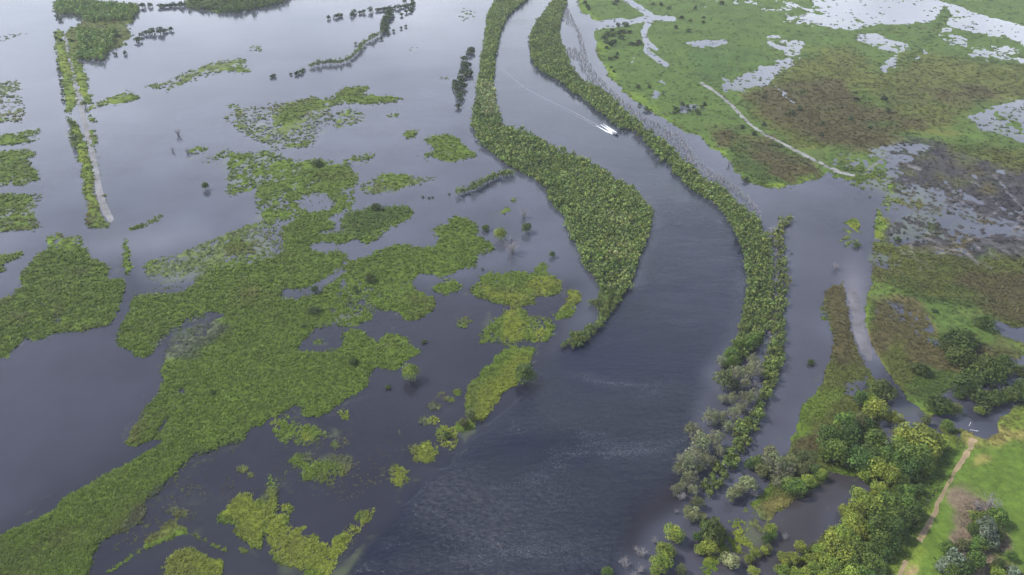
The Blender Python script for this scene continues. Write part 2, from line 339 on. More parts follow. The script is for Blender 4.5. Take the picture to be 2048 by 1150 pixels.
put('1684,770 1735,755 1740,790 1712,805 1690,800', .35)
put('1770,842 1850,838 1870,850 1880,870 1820,870 1790,890 1770,880', .32, 'dark', .4)
hue('1880,850 1900,848 1939,866 1920,900 1880,960 1850,1020 1800,1150 1760,1310 1700,1310 1790,1060 1840,1000 1850,940 1890,900', 'verge', .55)
put('1440,1115 1425,1090 1455,1045 1485,1055 1498,1085 1480,1110', .88, 'bright', .7)
put('1390,1135 1400,1110 1430,1115 1430,1140 1400,1150', .8, 'bright', .7)
put('1479,1030 1500,1015 1520,1040 1545,1045 1545,1095 1500,1090 1470,1060', .40, 'pale', .5)
# lawn
put('1939,866 1975,880 2000,868 2370,880 2370,1310 1780,1310 1800,1150 1845,1050 1900,935', 1, 'lawn', 0, .8)
put('1990,845 2015,820 2030,808 2370,800 2370,880 2000,868', 1, 'verge', .4)
hue('2000,862 2370,880 2370,905 2060,900 1960,900 1945,885', 'straw', .2)
hue('1972,925 2010,930 2000,955 1975,950', 'straw', .1); hue(ell(1955, 1040, 36, 45), 'mulch', .3)
hue('1990,1010 2010,1040 2022,1060 2020,1100 2000,1120 2048,1140 2040,1160 1880,1160 1870,1120 1890,1090 1930,1060 1935,1020', 'mulch', .25)
put('1775,765 1800,775 1853,833 1910,838 1985,842 2005,868 1950,880 1935,866 1900,850 1850,842 1750,830 1735,812 1770,800', .05)
put(band('1700,555 1707,600 1716,640 1724,680 1742,722 1768,760 1790,785', 27), .02, None, 0, -1)
put(band('1690,520 1704,560', 30), .02, None, 0, -1)
# clumps of sedge in the drowned basin
put('1680,460 1700,442 1722,440 1722,465 1700,470 1690,490 1680,485', .56, 'bright', .6)
put('1756,455 1772,440 1778,395 1762,400 1762,430 1750,470 1742,490 1770,482', .66, 'bright', .6)
put('1560,440 1585,428 1580,440 1560,450', .6, 'marsh', .5)
put(ell(1705, 487, 20, 8), .5, 'bright', .5); put(ell(1725, 352, 13, 6), .8, 'bright', .5); put(ell(1672, 358, 12, 5), .7, 'bright', .5); put(ell(1685, 322, 14, 5), .6, 'olive', .5)
put('1525,388 1560,388 1580,398 1540,396', .4, 'bright', .3)
# gravel track across the meadow
TRACK = '1400,165 1432,185 1458,206 1478,228 1500,250 1530,270 1570,290 1610,312 1650,332 1680,346 1712,352'
put(band(TRACK, 12), .95, 'meadow', .1, 1)
PATH = '1948,878 1936,905 1915,935 1895,970 1878,1005 1862,1040 1850,1065 1838,1085'
put(band(PATH, 17), 1, 'lawn', .05, 1)
put(band('1810,1125 1800,1150 1780,1200 1755,1260', 14), 1, 'dirt', .05, .7)
hue(band('1838,1085 1822,1105 1810,1125', 12), 'verge', .3)
LEVEE = '130,52 132,72 134,95 138,120 145,150 153,180 160,205 167,235 176,270 184,305 191,340 197,375 204,405 218,436 232,458'
LANDA = blur(LAND, 2); LANDB = .55 * LANDA + .45 * blur(LAND, 7); COLB = .45 * blur(COLR, 3) + .55 * blur(COLR, 8); TUFTB = blur(TUFT, 4); FLATB = blur(FLAT, 3)
TRODB = blur(TROD, 1)
del TROD, LAND, COLR, TUFT, FLAT

def _hash(i, j, s):
    n = (i.astype(np.int64) * 374761393 + j.astype(np.int64) * 668265263 + s * 1442695041) & 0x7fffffff
    n = ((n ^ (n >> 13)) * 1274126177) & 0x7fffffff
    return ((n ^ (n >> 16)) & 0xffff) / 65535.0
def vnoise(x, y, wl, s=0):
    x = x / wl + 1000.37 * (s % 7 + 1); y = y / wl + 517.91 * (s % 5 + 1)
    i, j = np.floor(x), np.floor(y); fx, fy = x - i, y - j
    fx = fx * fx * (3 - 2 * fx); fy = fy * fy * (3 - 2 * fy)
    a, b, c, d = _hash(i, j, s), _hash(i + 1, j, s), _hash(i, j + 1, s), _hash(i + 1, j + 1, s)
    return ((a * (1 - fx) + b * fx) * (1 - fy) + (c * (1 - fx) + d * fx) * fy) * 2 - 1
def fbm(x, y, dist, wls, s=0, gain=.75):
    out, amp, tot = 0.0, 1.0, 0.0
    for k, w in enumerate(wls):
        keep = np.clip(w / (dist / FPX * 4.0) - .3, 0, 1)
        c, sn = math.cos(k * 1.1 + .3), math.sin(k * 1.1 + .3)
        out = out + amp * keep * vnoise(x * c - y * sn, x * sn + y * c, w, s + k * 3); tot += amp * amp; amp *= gain
    return out / math.sqrt(tot) * .85

def terrain_z(X, Y):
    """Height of the ground above the flood level."""
    px, py = survey(X, Y)
    dist = np.sqrt(X * X + Y * Y + CAM_H ** 2)
    warp = dist / FPX * 5.0
    wx = fbm(X, Y, dist, (18., 8., 4.), 11) * 1.0; wy = fbm(X, Y, dist, (18., 8., 4.), 23) * 1.0
    qx, qy = survey(X + wx * 1.6, Y + wy * 2.2)
    L = samp(LANDB, qx, qy); F = samp(FLATB, px, py)
    L = L - (.20 * np.clip(vnoise(X, Y * .6, 21., 8) + vnoise(X, Y * .6, 9., 4) * .6 - .15, 0, 1)) * np.clip((1.15 - L) / .15, 0, 1) * (1 - np.abs(F))
    n = np.clip(fbm(X, Y * .62, dist, (16., 8., 4., 2.2, 1.2, .7), 5, 1.15), -.94, .94)
    solid = np.clip((L - .8) / .2, 0, 1)
    z = (L - .5 + n * (.56 - .30 * solid)) * 1.0 - .25 * np.clip(1 - L / .04, 0, 1)
    z = np.clip(z, -.6, 1.0) * .6
    z = z * (1 - np.abs(F)) + .22 * np.maximum(F, 0) - .55 * np.maximum(-F, 0)
    return z, L
# ------------------------------------------------------------------ mesh helpers
rng = np.random.default_rng(7)
def mesh_from(name, V, F, col=None, mat=None, smooth=False, extra=None):
    """V (n,3); F (m,k) index array or a list of such arrays; col (n,3) base colour per vertex."""
    me = bpy.data.meshes.new(name)
    Fs = F if isinstance(F, list) else [F]
    Fs = [np.asarray(f, np.int32) for f in Fs if len(f)]
    V = np.asarray(V, np.float32)
    me.vertices.add(len(V)); me.vertices.foreach_set('co', V.ravel())
    idx = np.concatenate([f.ravel() for f in Fs]); cnt = np.concatenate([np.full(len(f), f.shape[1], np.int32) for f in Fs])
    me.loops.add(len(idx)); me.loops.foreach_set('vertex_index', idx)
    st = np.zeros(len(cnt), np.int32); st[1:] = np.cumsum(cnt)[:-1]
    me.polygons.add(len(cnt)); me.polygons.foreach_set('loop_start', st)
    me.polygons.foreach_set('use_smooth', np.full(len(cnt), smooth, dtype=bool))
    if col is not None:
        a = me.attributes.new('col', 'FLOAT_COLOR', 'POINT')
        a.data.foreach_set('color', np.concatenate([np.asarray(col, np.float32), np.ones((len(V), 1), np.float32)], 1).ravel())
    for k, v in (extra or {}).items():
        a = me.attributes.new(k, 'FLOAT', 'POINT'); a.data.foreach_set('value', np.asarray(v, np.float32).ravel())
    me.update(calc_edges=True)
    if mat: me.materials.append(mat)
    return me
def obj(name, me, parent=None, loc=None, scale=None, rotz=0.0):
    o = bpy.data.objects.new(name, me); C.objects.link(o)
    if parent is not None: o.parent = parent
    if loc is not None: o.location = tuple(float(c) for c in loc)
    if scale is not None: o.scale = (scale,) * 3 if np.isscalar(scale) else tuple(scale)
    if rotz: o.rotation_euler = (0, 0, float(rotz))
    return o
def tag(o, label=None, cat=None, group=None, kind=None):
    for k, v in (('label', label), ('category', cat), ('group', group), ('kind', kind)):
        if v: o[k] = v
    return o

# ------------------------------------------------------------------ materials
def material(name):
    m = bpy.data.materials.new(name); m.use_nodes = True
    t = m.node_tree; t.nodes.clear()
    out = t.nodes.new('ShaderNodeOutputMaterial')
    def N(ty, ins=None, **k):
        n = t.nodes.new(ty)
        for a, b in k.items(): setattr(n, a, b)
        for a, b in (ins or {}).items():
            if hasattr(b, 'is_output'): t.links.new(b, n.inputs[a])
            else: n.inputs[a].default_value = b
        return n
    return m, t, out, N
def vary(N, col, vec, scale, lo, hi, detail=4.0):
    n = N('ShaderNodeTexNoise', {'Vector': vec, 'Scale': scale, 'Detail': detail, 'Roughness': .6})
    r = N('ShaderNodeMapRange', {'Value': n.outputs['Fac'], 'From Min': .3, 'From Max': .7, 'To Min': lo, 'To Max': hi})
    return N('ShaderNodeVectorMath', {0: col, 3: r.outputs[0]}, operation='SCALE').outputs[0], n

def mat_ground():
    m, t, out, N = material('grassy_ground')
    a = N('ShaderNodeAttribute', attribute_name='col'); g = N('ShaderNodeNewGeometry')
    c, _ = vary(N, a.outputs['Color'], g.outputs['Position'], .05, .80, 1.2)
    c, _ = vary(N, c, g.outputs['Position'], .45, .72, 1.28)
    c, n2 = vary(N, c, g.outputs['Position'], 2.2, .80, 1.2, 6.0)
    bn = N('ShaderNodeBump', {'Strength': .6, 'Distance': .25, 'Height': n2.outputs['Fac']})
    p = N('ShaderNodeBsdfPrincipled', {'Base Color': c, 'Roughness': .95, 'Specular IOR Level': .15, 'Normal': bn.outputs[0]})
    t.links.new(p.outputs[0], out.inputs[0]); return m
def mat_leaf(name, rough=.65, trans=.22, jitter=.22):
    m, t, out, N = material(name)
    a = N('ShaderNodeAttribute', attribute_name='col'); oi = N('ShaderNodeObjectInfo')
    r = N('ShaderNodeMapRange', {'Value': oi.outputs['Random'], 'To Min': 1 - jitter, 'To Max': 1 + jitter})
    c = N('ShaderNodeVectorMath', {0: a.outputs['Color'], 3: r.outputs[0]}, operation='SCALE').outputs[0]
    if jitter > 0:
        rr = N('ShaderNodeMath', {0: oi.outputs['Random'], 1: 7.13}, operation='MULTIPLY'); rf = N('ShaderNodeMath', {0: rr.outputs[0]}, operation='FRACT')
        hv = N('ShaderNodeMapRange', {'Value': rf.outputs[0], 'To Min': .482, 'To Max': .515})
        hs = N('ShaderNodeHueSaturation', {'Hue': hv.outputs[0], 'Color': c}); c = hs.outputs[0]
    p = N('ShaderNodeBsdfPrincipled', {'Base Color': c, 'Roughness': rough, 'Specular IOR Level': .25})
    tr = N('ShaderNodeBsdfTranslucent', {'Color': c})
    mxs = N('ShaderNodeMixShader', {0: trans, 1: p.outputs[0], 2: tr.outputs[0]})
    t.links.new(mxs.outputs[0], out.inputs[0]); return m
def mat_bark():
    m, t, out, N = material('bark')
    a = N('ShaderNodeAttribute', attribute_name='col'); g = N('ShaderNodeNewGeometry')
    c, _ = vary(N, a.outputs['Color'], g.outputs['Position'], 3.0, .7, 1.25)
    p = N('ShaderNodeBsdfPrincipled', {'Base Color': c, 'Roughness': .9})
    t.links.new(p.outputs[0], out.inputs[0]); return m
def mat_track():
    m, t, out, N = material('worn_gravel')
    a = N('ShaderNodeAttribute', attribute_name='col'); g = N('ShaderNodeNewGeometry')
    c, _ = vary(N, a.outputs['Color'], g.outputs['Position'], .3, .72, 1.2)
    c, n = vary(N, c, g.outputs['Position'], 3.0, .82, 1.18)
    b = N('ShaderNodeBump', {'Strength': .4, 'Distance': .05, 'Height': n.outputs['Fac']})
    p = N('ShaderNodeBsdfPrincipled', {'Base Color': c, 'Roughness': .85, 'Normal': b.outputs[0]})
    t.links.new(p.outputs[0], out.inputs[0]); return m
def mat_plain(name, col, rough=.5, metal=0.0):
    m, t, out, N = material(name); g = N('ShaderNodeNewGeometry')
    rgb = N('ShaderNodeRGB'); rgb.outputs[0].default_value = (*col, 1)
    c, _ = vary(N, rgb.outputs[0], g.outputs['Position'], 6.0, .88, 1.1)
    p = N('ShaderNodeBsdfPrincipled', {'Base Color': c, 'Roughness': rough, 'Metallic': metal})
    t.links.new(p.outputs[0], out.inputs[0]); return m
def mat_water():
    m, t, out, N = material('flood_water')
    a = N('ShaderNodeAttribute', attribute_name='col'); ch = N('ShaderNodeAttribute', attribute_name='chop')
    fo = N('ShaderNodeAttribute', attribute_name='foam')
    g = N('ShaderNodeNewGeometry')
    # slicks and gusts: broad streaks where the surface is smoother
    mp = N('ShaderNodeMapping', {'Vector': g.outputs['Position'], 'Rotation': (0, 0, R_(24)), 'Scale': (.35, 1.0, 1.0)})
    sl = N('ShaderNodeTexNoise', {'Vector': mp.outputs[0], 'Scale': .022, 'Detail': 5.0, 'Roughness': .6, 'Distortion': .8})
    slr = N('ShaderNodeMapRange', {'Value': sl.outputs['Fac'], 'From Min': .35, 'From Max': .65, 'To Min': .35, 'To Max': 1.25})
    mp2 = N('ShaderNodeMapping', {'Vector': g.outputs['Position'], 'Rotation': (0, 0, R_(-18)), 'Scale': (.75, 1.0, 1.0)})
    w1 = N('ShaderNodeTexNoise', {'Vector': mp2.outputs[0], 'Scale': .8, 'Detail': 6.0, 'Roughness': .66, 'Distortion': 1.2})
    w2 = N('ShaderNodeTexNoise', {'Vector': mp2.outputs[0], 'Scale': .16, 'Detail': 3.0, 'Roughness': .6, 'Distortion': .6})
    ws = N('ShaderNodeMath', {0: w2.outputs['Fac'], 1: .5, 2: w1.outputs['Fac']}, operation='MULTIPLY_ADD')
    am = N('ShaderNodeMath', {0: ch.outputs['Fac'], 1: slr.outputs[0]}, operation='MULTIPLY')
    hh = N('ShaderNodeMath', {0: ws.outputs[0], 1: am.outputs[0]}, operation='MULTIPLY')
    bp = N('ShaderNodeBump', {'Strength': 1.0, 'Distance': .8, 'Height': hh.outputs[0]})
    # silt clouds
    c, _ = vary(N, a.outputs['Color'], g.outputs['Position'], .03, .78, 1.22)
    # broken foam flecks on the fast water
    mp3 = N('ShaderNodeMapping', {'Vector': g.outputs['Position'], 'Rotation': (0, 0, R_(-35)), 'Scale': (.45, 1.0, 1.0)})
    f1 = N('ShaderNodeTexNoise', {'Vector': mp3.outputs[0], 'Scale': 2.2, 'Detail': 7.0, 'Roughness': .78, 'Distortion': 2.2})
    f2 = N('ShaderNodeTexNoise', {'Vector': mp3.outputs[0], 'Scale': .05, 'Detail': 5.0, 'Roughness': .6, 'Distortion': .7})
    fs = N('ShaderNodeMath', {0: f2.outputs['Fac'], 1: .5, 2: f1.outputs['Fac']}, operation='MULTIPLY_ADD')
    fr = N('ShaderNodeMapRange', {'Value': fs.outputs[0], 'From Min': .84, 'From Max': 1.06, 'To Min': 0.0, 'To Max': 1.0})
    fm = N('ShaderNodeMath', {0: fr.outputs[0], 1: fo.outputs['Fac']}, operation='MULTIPLY', use_clamp=True)
    mixc = N('ShaderNodeMix', {0: fm.outputs[0], 6: c, 7: (.22, .24, .28, 1)}, data_type='RGBA')
    ro = N('ShaderNodeMapRange', {'Value': am.outputs[0], 'From Max': .6, 'To Min': .07, 'To Max': .2})
    p = N('ShaderNodeBsdfPrincipled', {'Base Color': mixc.outputs[2], 'Roughness': ro.outputs[0], 'IOR': 1.333, 'Normal': bp.outputs[0]})
    t.links.new(p.outputs[0], out.inputs[0]); return m
M_GROUND, M_TUFT, M_LEAF, M_BARK, M_TRACK, M_WATER = mat_ground(), mat_leaf('grass_blades', .7, .35, 0.0), mat_leaf('leaves'), mat_bark(), mat_track(), mat_water()

# ------------------------------------------------------------------ terrain and water
def colour_at(X, Y):
    px, py = survey(X, Y); dist = np.sqrt(X * X + Y * Y + CAM_H ** 2)
    k = dist / 270.0
    wx = fbm(X, Y, dist, (40., 18., 8., 4.), 31) * 5.0 * k; wy = fbm(X, Y, dist, (40., 18., 8., 4.), 47) * 8.0 * k
    qx, qy = survey(X + wx, Y + wy)
    t = (samp(TRODB, survey(X + wx * .2, Y + wy * .2)[0], survey(X + wx * .2, Y + wy * .2)[1]) * (.65 + .35 * vnoise(X, Y, 3.0, 9)))
    return samp(COLB, qx, qy) * (1 - t[:, None]) + np.array(PAL['trodden']) * t[:, None], samp(TUFTB, px, py) * np.clip(1 - 1.2 * t, 0, 1)
ry = np.concatenate([np.arange(1308, -158, -2.25)])
rx = np.arange(-318, 2370, 3.0)
gx, gy = np.meshgrid(rx, ry)
GX, GY, _ = ground(gx, gy)
nr, nc = GX.shape
tz, tl = terrain_z(GX.ravel(), GY.ravel())
tcol, ttuft = colour_at(GX.ravel(), GY.ravel())
tcol = tcol * (1 - .42 * np.clip((ttuft - .25) / .5, 0, 1))[:, None]      # wet litter and stems, plus shade between the tufts put into the colour
ii = np.arange(nr * nc).reshape(nr, nc)
quads = np.stack([ii[:-1, :-1], ii[:-1, 1:], ii[1:, 1:], ii[1:, :-1]], -1).reshape(-1, 4)
keep = tz[quads].max(1) > -.12
quads = quads[keep]
used = np.zeros(nr * nc, bool); used[quads.ravel()] = True
remap = np.cumsum(used) - 1
V = np.stack([GX.ravel(), GY.ravel(), tz], 1)[used]
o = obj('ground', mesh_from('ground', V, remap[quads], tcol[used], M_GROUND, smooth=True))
tag(o, kind='structure')

# flood bed and the plain out to the horizon, below the water
BIG = 9000.0
bedv = [(-BIG, -BIG, -1.2), (BIG, -BIG, -1.2), (BIG, BIG, -1.2), (-BIG, BIG, -1.2)]
tag(obj('flood_plain_terrain', mesh_from('flood_plain_terrain', bedv, np.array([[0, 1, 2, 3]]), np.tile(PAL['peat'], (4, 1)), M_GROUND)), kind='structure')

WCOL = np.zeros((MH, MW, 3), np.float32); WCOL[:] = (.044, .047, .064)
CHOP = np.full((MH, MW), .055, np.float32); FOAM = np.zeros((MH, MW), np.float32)
def wet(s, col=None, chop=None, foam=None):
    for r, a, b in fill(pts_of(s) if isinstance(s, str) else s):
        if col: WCOL[r, a:b] = col
        if chop is not None: CHOP[r, a:b] = chop
        if foam is not None: FOAM[r, a:b] = foam
wet('-320,640 300,560 700,560 1180,560 1100,760 900,880 650,1150 560,1310 -320,1310', (.015, .015, .023), .07)
wet('-320,690 250,640 330,700 330,760 240,920 0,1080 -320,1250', (.024, .024, .037), .10)
wet('-320,470 60,478 180,458 300,455 440,460 430,478 280,500 190,492 80,470 0,492 -320,500', (.075, .078, .095), .03)
wet('330,1000 420,1000 500,1060 640,1150 250,1150', (.018, .019, .025), .05)
RIVER = '990,-160 1000,0 970,140 1000,240 1130,300 1290,400 1290,480 1230,620 1130,700 960,845 840,930 640,1150 540,1310 1240,1310 1240,1100 1330,960 1420,760 1490,620 1490,510 1420,400 1250,250 1100,140 1065,70 1110,0 1110,-160'
wet(RIVER, (.022, .026, .037), .16, .1)
wet('1290,400 1440,430 1490,510 1490,620 1420,760 1330,960 1240,1100 1240,1310 540,1310 640,1150 840,930 960,845 1130,700 1230,620 1290,480', (.0045, .0065, .017), .42, .3)
wet('1130,800 1280,760 1380,780 1330,960 1240,1090 1100,1120 950,1130 760,1150 640,1200 700,1100 860,960 1000,890', (.004, .006, .015), .46, .8)
wet('1290,950 1380,920 1360,1010 1310,1080 1260,1140 1250,1090 1280,1010', (.011, .010, .014), .2, .2)
wet('1560,380 1780,370 1760,520 1700,580 1640,620 1650,740 1600,860 1500,930 1420,1000 1360,1080 1300,1200 1240,1310 1420,1310 1480,1050 1540,760 1580,560 1540,440', (.036, .036, .049), .05, 0)
wet('1140,-160 1200,100 1300,230 1480,370 1540,430 1500,400 1380,310 1230,200 1140,100 1120,0 1080,-160', (.024, .025, .034), .06, 0)
wet('1650,930 1760,960 1700,1060 1560,1150 1420,1150 1460,1040 1540,1000', (.032, .029, .032), .03, 0)
wet('1740,740 1800,770 1860,830 2010,850 2000,880 1900,850 1750,840 1730,800', (.008, .008, .015), .05, 0)
wet('1690,540 1720,540 1760,740 1720,700 1700,600', (.12, .115, .135), .02, 0)
wet('255,480 300,560 250,640 200,680 230,600', (.014, .014, .023), .04, 0)
wet('118,50 140,50 160,170 200,340 240,470 205,440 150,200', (.05, .055, .06), .03, 0)
WCOL, CHOP, FOAM = blur(WCOL, 20), blur(CHOP, 28), blur(FOAM, 30)
wy_ = np.arange(1308, -158, -4.0); wx_ = np.arange(-318, 2370, 6.0)
hx, hy = np.meshgrid(wx_, wy_); HX, HY, _ = ground(hx, hy); hr, hc = HX.shape
fx, fy = HX.ravel(), HY.ravel(); fd = np.sqrt(fx ** 2 + fy ** 2 + CAM_H ** 2)
qx, qy = survey(fx + fbm(fx, fy, fd, (60., 25., 10.), 3) * 6, fy + fbm(fx, fy, fd, (60., 25., 10.), 9) * 8)
wc, wch, wf = samp(WCOL, qx, qy), samp(CHOP, qx, qy), samp(FOAM, qx, qy)
wl_ = samp(LANDA, qx, qy); we_ = samp(LANDB, qx, qy)
al = (np.clip((wl_ - .22) / .2, 0, 1) * np.clip(.25 + 1.3 * fbm(fx, fy, fd, (14., 6., 3.), 77), 0, 1))[:, None] * .75
al = np.clip(al, 0, .6) * (np.clip((.72 - wl_) / .1, 0, 1) * np.clip(1 - np.abs(wl_ - we_) / .06, 0, 1))[:, None]
wc = wc * (1 - al) + np.array((.075, .090, .045)) * al
wch = wch * (1 - .6 * np.clip(wl_ / .3, 0, 1))
hi = np.arange(hr * hc).reshape(hr, hc)
wq = np.stack([hi[:-1, :-1], hi[:-1, 1:], hi[1:, 1:], hi[1:, :-1]], -1).reshape(-1, 4)
WV = np.stack([fx, fy, np.zeros_like(fx)], 1)
o = obj('flood_water', mesh_from('flood_water', WV, wq, wc, M_WATER, smooth=True, extra={'chop': wch, 'foam': wf}))
tag(o, kind='structure')
ov = [(-BIG, -BIG, -.15), (BIG, -BIG, -.15), (BIG, BIG, -.15), (-BIG, BIG, -.15)]
tag(obj('distant_water', mesh_from('distant_water', ov, np.array([[0, 1, 2, 3]]), np.tile((.034, .036, .049), (4, 1)), M_WATER, extra={'chop': [.055] * 4, 'foam': [0] * 4})), kind='structure')
del WCOL, CHOP, FOAM

# tracks
def ribbon(name, line, w, col, zoff=.03, z0=None, kind='structure', step=3.0):
    p = np.array([[float(c) for c in t.split(',')][:2] for t in line.split()])
    seg = np.hypot(*np.diff(p, axis=0).T); L = np.concatenate([[0], np.cumsum(seg)])
    s = np.arange(0, L[-1], step); x = np.interp(s, L, p[:, 0]); y = np.interp(s, L, p[:, 1])
    for _ in range(3):
        x[1:-1] = (x[:-2] + 2 * x[1:-1] + x[2:]) / 4; y[1:-1] = (y[:-2] + 2 * y[1:-1] + y[2:]) / 4
    GXr, GYr, _ = ground(x, y); d = np.stack([np.gradient(GXr), np.gradient(GYr)], 1); d /= np.linalg.norm(d, axis=1)[:, None]
    nrm = np.stack([-d[:, 1], d[:, 0]], 1); rows = []
    fr = np.array((-1, -.6, -.2, .2, .6, 1.0)); ww = np.interp(s, np.linspace(0, L[-1], len(np.atleast_1d(w))), np.atleast_1d(w)) / 2
    cs = []
    for f in fr:
        j = 1 + (.12 if name in ('levee_road', 'drowned_road') else .6) * (abs(f) > .5) * vnoise(GXr * 1.0 + f * 50, GYr, 2.2, 5)
        q = np.stack([GXr, GYr], 1) + nrm * (f * ww * j)[:, None]
        zz_ = terrain_z(q[:, 0], q[:, 1])[0] + zoff if z0 is None else z0 + .05 * (1 - abs(f) * 1.6) + .035 * vnoise(q[:, 0], q[:, 1], 2.4, 6) + .03 * vnoise(q[:, 0], q[:, 1], 7., 2) - .16 * np.clip(1 - np.minimum(s, L[-1] - s) / 45., 0, 1)
        rows.append(np.column_stack([q, zz_]))
        c = np.array(col) * (1 + .25 * vnoise(q[:, 0], q[:, 1], 5.0, 3))[:, None]
        if abs(f) < .3 and name == 'dirt_path': c = c * .9
        cs.append(c)
    V = np.stack(rows, 1).reshape(-1, 3); cs = np.stack(cs, 1).reshape(-1, 3)
    k = len(fr); n = len(x); a = np.arange(n * k).reshape(n, k)
    F = np.stack([a[:-1, :-1], a[:-1, 1:], a[1:, 1:], a[1:, :-1]], -1).reshape(-1, 4)
    return tag(obj(name, mesh_from(name, V, F, cs, M_TRACK, smooth=True)), kind=kind)
ribbon('gravel_track', TRACK, [2.6, 2.4, 2.2, 2.4, 2.6, 3.6], (.165, .165, .165))
ribbon('dirt_path', PATH, [1.7, 1.2, .95, .95, 1.05, 1.4], (.205, .155, .085))
ribbon('dirt_path', '1812,1122 1800,1150 1780,1200 1755,1260', [1.0, 1.0], (.20, .155, .085))
ribbon('levee_road', LEVEE, [2.8, 2.6, 2.8, 3.4], (.135, .135, .145), z0=.07)

ribbon('drowned_road', '1700,548 1706,590 1713,630 1722,676 1738,716 1756,745', [4.6, 4.4, 4.0, 3.8], (.095, .092, .105), z0=.012)
# ------------------------------------------------------------------ grass and sedge
def blades(X, Y, Z, S, H, col, K=6):
    n = len(X); r = rng.random
    th = r((n, K)) * 2 * np.pi; rad = np.sqrt(r((n, K))) * .42 * S[:, None]
    bx = X[:, None] + np.cos(th) * rad; by = Y[:, None] + np.sin(th) * rad; bz = np.repeat(Z[:, None], K, 1) - .06
    ph = r((n, K)) * 2 * np.pi; w = (.20 + .16 * r((n, K))) * S[:, None]; hh = (.55 + .6 * r((n, K))) * H[:, None]
    ln = (r((n, K)) * .55 + .25) * S[:, None]
    tx = bx + np.cos(ph) * ln; ty = by + np.sin(ph) * ln
    px, py = -np.sin(ph) * w, np.cos(ph) * w
    V = np.empty((n, K, 3, 3), np.float32)
    V[..., 0, :] = np.stack([bx + px, by + py, bz + hh * .15], -1); V[..., 1, :] = np.stack([bx - px, by - py, bz + hh * .15], -1)
    V[..., 2, :] = np.stack([tx, ty, bz + hh], -1)
    cc = np.repeat(col[:, None, :] * (1 + .22 * (r((n, K, 1)) - .5) * 2), 3, 1).reshape(n, K, 3, 3) if False else np.repeat((col[:, None, :] * (1 + .5 * (r((n, K, 1)) - .5)))[:, :, None, :], 3, 2)
    return V.reshape(-1, 3), np.arange(n * K * 3).reshape(-1, 3), cc.reshape(-1, 3)
NC = 420000
cx, cy = rng.uniform(-60, 2110, NC), rng.uniform(-60, 1200, NC)
TX, TY, tt = ground(cx, cy)
zt, lt = terrain_z(TX, TY); ct, ft = colour_at(TX, TY)
dist = np.sqrt(TX ** 2 + TY ** 2 + CAM_H ** 2)
patch = .5 + .5 * fbm(TX, TY, dist, (9., 4., 2.), 91)
ok = (zt > -.02) & (rng.random(NC) < np.clip(ft * (.75 + .4 * patch), 0, 1) * .50)
ok |= (zt <= -.02) & (lt > .10) & (rng.random(NC) < np.where(cx < 1180, .32, .06) * np.clip(lt / .4, 0, 1) ** 1.5); zt = np.maximum(zt, -.02)
thin = ((lt < .3) & (cx < 1200) & (cy > 560))[:, None]
ct = np.where(thin, ct * .45 + np.array((.030, .034, .012)), ct)
TX, TY, zt, ct, ft, dist, patch, cx = (a[ok] for a in (TX, TY, zt, ct, ft, dist, patch, cx))
S = dist / FPX * 6.0 * (.7 + .6 * patch); S[lt[ok] < .3] *= .6; H = np.clip(S * .42, .2, .8) * (.5 + .6 * ft)
dead = np.clip(fbm(TX, TY, dist, (30., 13., 6.), 65) * .8 - .06, 0, .55)[:, None]
ct = (ct * (1 - dead) + np.array((.115, .105, .035)) * dead) * (.74 + .54 * patch)[:, None] * (1 + .10 * rng.standard_normal((len(ct), 1)))
left = cx < 1180
sp_ = survey(TX, TY)
wood = (sp_[0] > 1380) & (sp_[1] > 560)
for nm, msk, lab in (('marsh_grass', left, 'yellow green marsh grass standing in mats above the flood water on the left'),
                     ('meadow_grass', ~left & ~wood, 'green and brown sedge covering the wet meadow beyond the river'),
                     ('bank_grass', wood, 'rough grass on the bank around the drowned road and the lawn')):
    v, f, c = blades(TX[msk], TY[msk], zt[msk], S[msk], H[msk], ct[msk])
    tag(obj(nm, mesh_from(nm, v, f, c, M_TUFT)), lab, 'grass', kind='stuff')
# ------------------------------------------------------------------ trees
def tube(path, rad, sides=5):
    """Tapered tube along a path: vertices and quads."""
    path = np.asarray(path, float); n = len(path)
    d = np.gradient(path, axis=0); d /= np.linalg.norm(d, axis=1)[:, None] + 1e-9
    up = np.where(np.abs(d[:, 2:3]) > .9, np.array([[1., 0, 0]]), np.array([[0, 0, 1.]]))
    s = np.cross(d, up); s /= np.linalg.norm(s, axis=1)[:, None]; u = np.cross(s, d)
    a = np.arange(sides) * 2 * np.pi / sides
    V = path[:, None, :] + np.asarray(rad)[:, None, None] * (np.cos(a)[None, :, None] * s[:, None, :] + np.sin(a)[None, :, None] * u[:, None, :])
    i = np.arange(n * sides).reshape(n, sides); j = np.roll(i, -1, 1)
    F = np.stack([i[:-1], j[:-1], j[1:], i[1:]], -1).reshape(-1, 4)
    return V.reshape(-1, 3), F
class Parts:
    def __init__(s): s.V, s.F, s.c, s.n = [], [], [], 0
    def add(s, V, F, col):
        s.V.append(V); s.F.append(np.asarray(F) + s.n); s.n += len(V)
        col = np.asarray(col, float); s.c.append(np.tile(col, (len(V), 1)) if col.ndim == 1 else col)
    def mesh(s, name, mat, smooth=False):
        q = [f for f in s.F if f.shape[1] == 4]; t3 = [f for f in s.F if f.shape[1] == 3]
        Fs = ([np.concatenate(q)] if q else []) + ([np.concatenate(t3)] if t3 else [])
        return mesh_from(name, np.concatenate(s.V), Fs, np.concatenate(s.c), mat, smooth)

